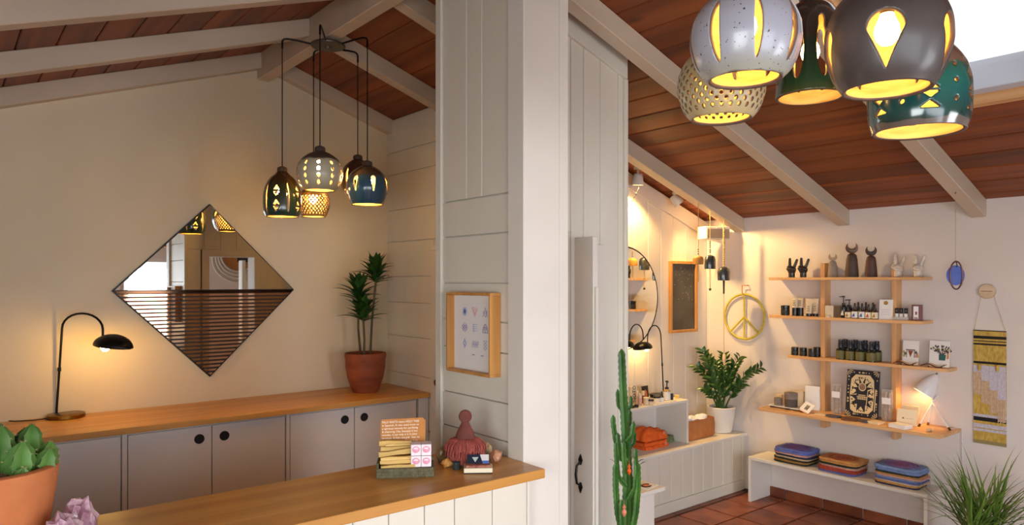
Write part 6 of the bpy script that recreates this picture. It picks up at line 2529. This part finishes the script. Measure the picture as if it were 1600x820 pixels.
fl([(.086, .05), (.092, .05), (.096, .21), (.09, .21)], INKC, 'wand', 1)
for cx_, cz_, a0 in ((-.112, .338, -PI / 2), (.112, .338, PI), (-.112, .0, 0), (.112, .0, PI / 2)):
    for j in range(4):
        a = a0 + PI / 2 * (j + .5) / 4
        c_, s_2 = math.cos(a), math.sin(a)
        fl([(cx_ + .014 * c_ - .0012 * s_2, cz_ + .014 * s_2 + .0012 * c_), (cx_ + .014 * c_ + .0012 * s_2, cz_ + .014 * s_2 - .0012 * c_), (cx_ + .042 * c_ + .003 * s_2, cz_ + .042 * s_2 - .003 * c_), (cx_ + .042 * c_ - .003 * s_2, cz_ + .042 * s_2 + .003 * c_)], INKC, 'corner_ray', 1)
for i in range(34):
    side = i % 4
    q = random.uniform(.15, .85)
    cx_, cz_ = ((-.098, .338 * q), (.1, .338 * q), (-.1 + .2 * q, .02), (-.1 + .2 * q, .32))[side]
    r_ = random.uniform(.004, .009)
    fl([(cx_ + r_ * math.cos(b) * (1 if j % 2 else .5), cz_ + r_ * math.sin(b) * (1 if j % 2 else .5)) for j, b in enumerate([x * PI / 5 for x in range(10)])], INKC, 'flower_mark', 1)
for i in range(40):
    a = 2 * PI * i / 40
    cx_, cz_ = .074 * math.cos(a) + random.uniform(-.005, .005), .165 + .118 * math.sin(a) + random.uniform(-.006, .006)
    r_ = random.uniform(.005, .010)
    fl([(cx_ + r_ * math.cos(b + a) * (1 if j % 2 else .45), cz_ + r_ * math.sin(b + a) * (1 if j % 2 else .45)) for j, b in enumerate([x * PI / 4 for x in range(8)])], INKB, 'leaf_mark', 1)


# crystal wand packs
def wand(u, back, lb_):
    p = spot_on(u, 3, back)
    t = thing('wand_pack', lb_, 'package', p, FACE + .15, 'clear packs of pale sticks on the fourth shelf')
    for i in range(9):
        x_, y_ = random.uniform(-.024, .024), random.uniform(-.012, .012)
        MB().tube([(x_, y_, .003), (x_ + random.uniform(-.006, .006), y_, .12), (x_ + random.uniform(-.008, .008), y_, random.uniform(.19, .215))], .0045, 6).build('pale_stick', pm('pale_sage', (190, 164, 140), (150, 126, 108), rough=.8, scale=50, rnd=.2), parent=t, world=False, smooth=60)
    rr_loft(MB(), [(.033, .016, .008, 0), (.035, .018, .01, .02), (.035, .018, .01, .2), (.033, .012, .008, .222)]).build('clear_sleeve', pm('clear_sleeve', (230, 222, 214), rough=.1, alpha=.22), parent=t, world=False, smooth=40)
    MB().box(-.028, .028, -.0195, -.018, .12, .165).build('label', PAPER, parent=t, world=False)


wand(1307, .12, 'clear pack of pale sticks left of the illustrated book')
wand(1386, .12, 'clear pack of pale sticks right of the illustrated book')
# cards and boxes under the little lamp
box_item('gift_box', 'cream square box standing behind the folded card by the lamp', 'box', spot_on(1422, 3, .10), FACE, .11, .04, .125, CREAM, tilt=-.1)
p = spot_on(1416, 3, .18)
gcd = thing('greeting_card', 'cream greeting card with a tiny drawing, leaning under the lamp', 'card', p, FACE + .12)
M = Matrix.Rotation(-.22, 4, 'X')
MB(M).box(-.062, .062, 0, .003, .001, .11).build('card', pm('cream_card', (238, 222, 190), rough=.6), parent=gcd, world=False, bevel=.0008)
MB(M).prism([(-.03, .045), (-.015, .045), (-.022, .056)], 'y', -.0007, .0006).build('drawing', UMB, parent=gcd, world=False)
MB(M).box(-.005, .04, -.0006, .0006, .047, .049).build('print_line', pm('faint_brown', (170, 140, 110), rough=.7), parent=gcd, world=False)
box_item('gift_box', 'low white lidded box lying in front of the greeting card', 'box', spot_on(1407, 3, .29), FACE - .22, .115, .085, .026, PAPER)
p = spot_on(1452, 3, .26)
rock('seashell', pm('shell', (226, 194, 150), (180, 140, 96), rough=.4, scale=60), 'small ridged shell under the white tripod lamp', p, (.026, .018, .012), 77, .8, cat='shell')

# ---- white tripod desk lamp
TLW = pm('lamp_white', (228, 226, 228), rough=.3, coat=.3)
fA, fB, fC = onz(1436, 665, ZS[3] + .006), onz(1484, 671, ZS[3] + .006), onz(1455, 661, ZS[3] + .006)
fB.x = min(fB.x, XS - .06)
fC.x = min(fC.x, XS - .05)
tl_ = thing('tripod_lamp', 'white tripod desk lamp with cone shade, lit, on the lowest shelf', 'lamp', ((fA.x + fB.x) / 2, (fA.y + fB.y) / 2, ZS[3]))
tmid = fA.x * FX + fA.y * FY + .04
J = at(1457, 629, tmid)
K = at(1479, 599, tmid + .03)
S0 = at(1463, 586, tmid + .01)
tips = []
for f in (fA, fB, fC):
    MB().tube([f, J + (J - f).normalized() * .015], [.0065, .0055], 10).build('leg', TLW, parent=tl_, smooth=60)
    MB().tube([f - (J - f).normalized() * .006, f + (J - f).normalized() * .014], .0075, 10).build('foot_cap', BRASS, parent=tl_, smooth=40)
MB().tube([fA.lerp(J, .9), J, J + (K - J) * .92, K - (K - J).normalized() * .008, K + (S0 - K) * .1, S0], .0055, 10).build('arm', TLW, parent=tl_, smooth=60)
Md = at(1441, 616, tmid + .03)
ax = (Md - S0).normalized()
MS = orient(S0 + ax * .01, ax, (0, 0, 1)) @ Matrix.Rotation(PI / 2, 4, 'Y')
MB(MS).lathe([(.012, -.012), (.022, 0), (.036, .022), (.055, .07), (.064, .11), (.068, .142), (.065, .142), (.06, .108), (.05, .068), (.03, .022), (.012, .008)], 32, cap1=False).build('lamp_shade', TLW, parent=tl_, smooth=50)
MB(MS).ball((0, 0, .075), .02, 14, 10).build('bulb', pm('tripod_bulb', (255, 230, 180), rough=.3, emit=(255, 196, 112), es=110.0), parent=tl_, smooth=60)
MB().bar(S0 - ax * .012 + Vector((0, 0, .004)), S0 + ax * .03 + Vector((0, 0, .012)), .012, .008).build('shade_bracket', BLK, parent=tl_)
c0 = at(1490, 672, tmid)
MB().tube([fB + Vector((.0, .0, .004)), Vector((XS - .02, 1.80, ZS[3] + .004)), Vector((XS - .012, 1.768, ZS[3] - .02)), Vector((XS - .01, 1.766, ZS[3] - .3)), Vector((XS - .01, 1.76, ZS[3] - .5)), Vector((XS - .01, 1.7, .08))], .0022, 6).build('cord', TLW, parent=tl_, smooth=60)

# ---- suncatcher hung from the third rafter
px_ = ony(1493, 430, RY0 - RSP + .045)
sc_ = thing('suncatcher', 'blue glass suncatcher with copper ring hanging from the rafter', 'suncatcher', px_, YAW - PI / 2 + .1)
topz = zceil(px_.x) - RD - px_.z
MB().tube([(0, 0, topz), (0, 0, .075)], .0014, 5).build('cord', ROPE, parent=sc_, world=False)
MB().lathe([(.004, topz - .01), (.004, topz)], 8).build('hook', BRASS, parent=sc_, world=False)
MB().tube([(.042 * math.cos(2 * PI * i / 36), -.006, .086 * math.sin(2 * PI * i / 36)) for i in range(36)], .0048, 8, closed=True).build('copper_ring', pm('dark_copper', (120, 84, 84), rough=.35, metal=.6), parent=sc_, world=False, smooth=60)
MB(Matrix.Rotation(PI / 2, 4, 'X')).lathe([(0, -.0025), (.06, -.0025), (.062, 0), (.06, .0025), (0, .0025)], 36, cap0=False, cap1=False).build('glass_disc', pm('blue_glass', (104, 128, 214), (120, 142, 222), rough=.1, trans=.35, scale=10), parent=sc_, world=False, smooth=40)
MB().tube([(0, -.006, .086), (.004, -.008, .06), (0, -.008, .05)], .003, 6).build('knot', NAVYC, parent=sc_, world=False)

# ---- woven wall hanging on a wooden peg
pg = onx(1543.5, 455, XS)
hg = thing('woven_hanging', 'gold, black and lavender woven wall hanging on a round peg', 'wall hanging', (XS, pg.y, pg.z))
BEIGE = pm('peg_wood', (216, 192, 164), (204, 178, 148), rough=.6, scale=20, stretch=(1, .3, 1))
MB(Matrix.Translation((XS - .001, pg.y, pg.z)) @ Matrix.Rotation(-PI / 2, 4, 'Y')).lathe([(0, 0), (.046, 0), (.048, .004), (.048, .018), (.044, .022), (0, .022)], 32, cap0=False, cap1=False).build('peg', BEIGE, parent=hg, smooth=40)
MB().box(XS - .0245, XS - .022, pg.y - .032, pg.y + .032, pg.z - .002, pg.z + .003).build('peg_slot', pm('peg_slot', (140, 116, 96), rough=.7), parent=hg)
ya, yb2 = yx(1521, XS - .01), yx(1572, XS - .01)
zt_ = onx(1545, 516, XS).z
for yy_ in (ya - .004, yb2 + .004):
    MB().tube([(XS - .012, pg.y + (.03 if yy_ > pg.y else -.03), pg.z), (XS - .008, yy_, zt_)], .0012, 5).build('hanging_cord', ROPE, parent=hg)
GOLD = pm('gold_weave', (212, 178, 84), (176, 140, 54), rough=.6, scale=30, stretch=(1, 3, 1), bump=.3, bscale=120, lo=.3, hi=.7)
BLKW = pm('black_weave', (28, 24, 24), rough=.9)
LAVW = pm('lavender_weave', (208, 200, 210), (188, 180, 194), rough=.9, scale=80, bump=.3)
FRW = pm('fringe_tan', (224, 194, 164), (206, 172, 140), rough=.9, scale=60)
zb_tot = onx(1545, 694, XS).z
HT = zt_ - zb_tot


def band(f0, f1, mat, nm, x_=.012, y0=None, y1=None):
    MB().box(XS - x_, XS - .003, yb2 if y0 is None else y0, ya if y1 is None else y1, zt_ - HT * f1, zt_ - HT * f0 - .0003).build(nm, mat, parent=hg)


band(0, .008, UMB, 'top_rod', .013)
seq = [(.008, .05, GOLD), (.05, .075, BLKW), (.075, .092, GOLD), (.092, .1, BLKW), (.1, .115, GOLD), (.115, .13, BLKW), (.13, .275, GOLD), (.275, .295, BLKW), (.295, .33, GOLD), (.33, .74, GOLD), (.74, .765, LAVW), (.765, .80, BLKW), (.80, .825, GOLD), (.825, .86, LAVW), (.86, .868, GOLD), (.868, .89, LAVW), (.89, 1.0, GOLD)]
for f0, f1, mm in seq:
    band(f0, f1, mm, 'woven_band', .010)
wd_ = ya - yb2
for i in range(4):
    y1 = ya - wd_ * i / 4
    y0 = ya - wd_ * (i + 1) / 4
    e = .37 + .075 * i
    band(.31, e, LAVW, 'stepped_panel', .0125, y0 + .0005, y1 - .0005)
    for j in range(7):
        yy_ = y0 + (y1 - y0) * (j + .5) / 7
        MB().tube([(XS - .0125, yy_, zt_ - HT * e), (XS - .0135, yy_ + random.uniform(-.001, .001), zt_ - HT * (e + .12)), (XS - .0125, yy_, zt_ - HT * (e + .2 + random.uniform(-.01, .01)))], .0027, 5).build('fringe_strand', FRW, parent=hg, smooth=60)
for yy_ in (ya - wd_ * .2, ya - wd_ * .75):
    MB().lathe([(.003, 0), (.009, -.006), (.01, -.03), (.006, -.045)], 10, (XS - .017, yy_, zt_ - HT * .295)).build('tassel', GOLD, parent=hg, smooth=60)
band(.968, 1.0, pm('gold_fringe', (150, 130, 84), rough=.9), 'hem', .011)

# ================================================================== COSMETICS ON THE CUBBY BOX
def cpt(u, y_):
    return Vector((xy(u, y_), y_, ZQ + .0005))


def on_cubby(u, y_):
    return cpt(u, y_)


t = box_item('carton', 'cream carton lettered NOTO standing on the cubby box', 'box', cpt(988, 3.62), -.25, .062, .04, .13, CREAM)
text_mesh('lettering', 'NOTO', .042, BLK, t, Matrix.Translation((.017, -.0208, .012)) @ Matrix.Rotation(PI / 2, 4, 'X') @ Matrix.Rotation(PI / 2, 4, 'Z'))
t = box_item('photo_stand', 'small dark portrait photo card on the cubby box', 'card', cpt(1009, 3.70), .1, .088, .004, .1, BLK, tilt=-.12)
M = Matrix.Rotation(-.12, 4, 'X')
MB(M).prism([(-.02, .01), (.02, .01), (.026, .035), (.016, .062), (-.004, .07), (-.02, .055), (-.026, .03)], 'y', -.0028, -.001).build('portrait', pm('portrait_tone', (214, 128, 84), (150, 74, 48), rough=.5, scale=30), parent=t, world=False)
PINKG = pm('pink_glass', (222, 176, 160), rough=.15, alpha=.85)
for i, (u, y_, r_, h_, mm, cc_, kd, lb_) in enumerate((
        (996, 3.56, .012, .10, PINKG, CREAM, 'roll', 'tall pink gloss tube left of the jars on the cubby box'), (1000.5, 3.53, .012, .085, PINKG, CREAM, 'roll', 'short pink gloss tube beside the taller one'),
        (1005, 3.57, .011, .095, pm('brown_gloss', (150, 84, 66), rough=.2), CREAM, 'roll', 'brown gloss tube right of the pink ones'),
        (1034, 3.51, .016, .085, BLK, BLK, 'dropper', 'black dropper bottle on the cubby box'), (1042, 3.535, .027, .155, pm('honey_bottle', (196, 160, 96), rough=.15, coat=.4), BLK, 'pump', 'amber pump bottle with black pump on the cubby box'),
        (1050, 3.53, .011, .05, BLK, BLK, 'roll', 'tiny black bottle right of the amber pump bottle'))):
    bottle_(0, 0, r_, h_, lb_, mm, cc_, WLB if kd in ('pump', 'dropper') else None, 0, None, kd, loc=cpt(u, y_)).rotation_euler = (0, 0, .1)
for (u, y_, r_, h_, bd, ld, lb_) in ((1010, 3.52, .024, .055, CREAM, CREAM, 'cream lidded jar in the middle of the cubby box'), (1017, 3.49, .022, .042, CREAM, BLK, 'cream jar with black lid at the cubby front'), (1026, 3.53, .027, .05, LBL, BLK, 'larger labelled jar with black lid by the dropper bottle'),
                                     (1058, 3.56, .02, .024, pm('yellow_balm', (226, 196, 112), rough=.5), pm('yellow_balm', (226, 196, 112)), 'small yellow balm tin at the right end of the cubby box'),
                                     (982, 3.49, .016, .02, BLK, BLK, 'small black pot by the front edge, leftmost'), (988, 3.49, .016, .02, BLK, BLK, 'small black pot by the front edge, middle'), (994.5, 3.49, .016, .02, BLK, BLK, 'small black pot by the front edge, rightmost')):
    jar(0, 0, r_, h_, lb_, body=bd, lid=ld, band=None, loc=cpt(u, y_))
q = cpt(1040, 3.488)
tag(MB().box(-.12, .12, -.014, .014, 0, .006).build('display_strip', WHITE, loc=q, rot=(0, 0, 0), world=False, bevel=.001), 'thin white strip lying along the cubby box front edge', 'strip')
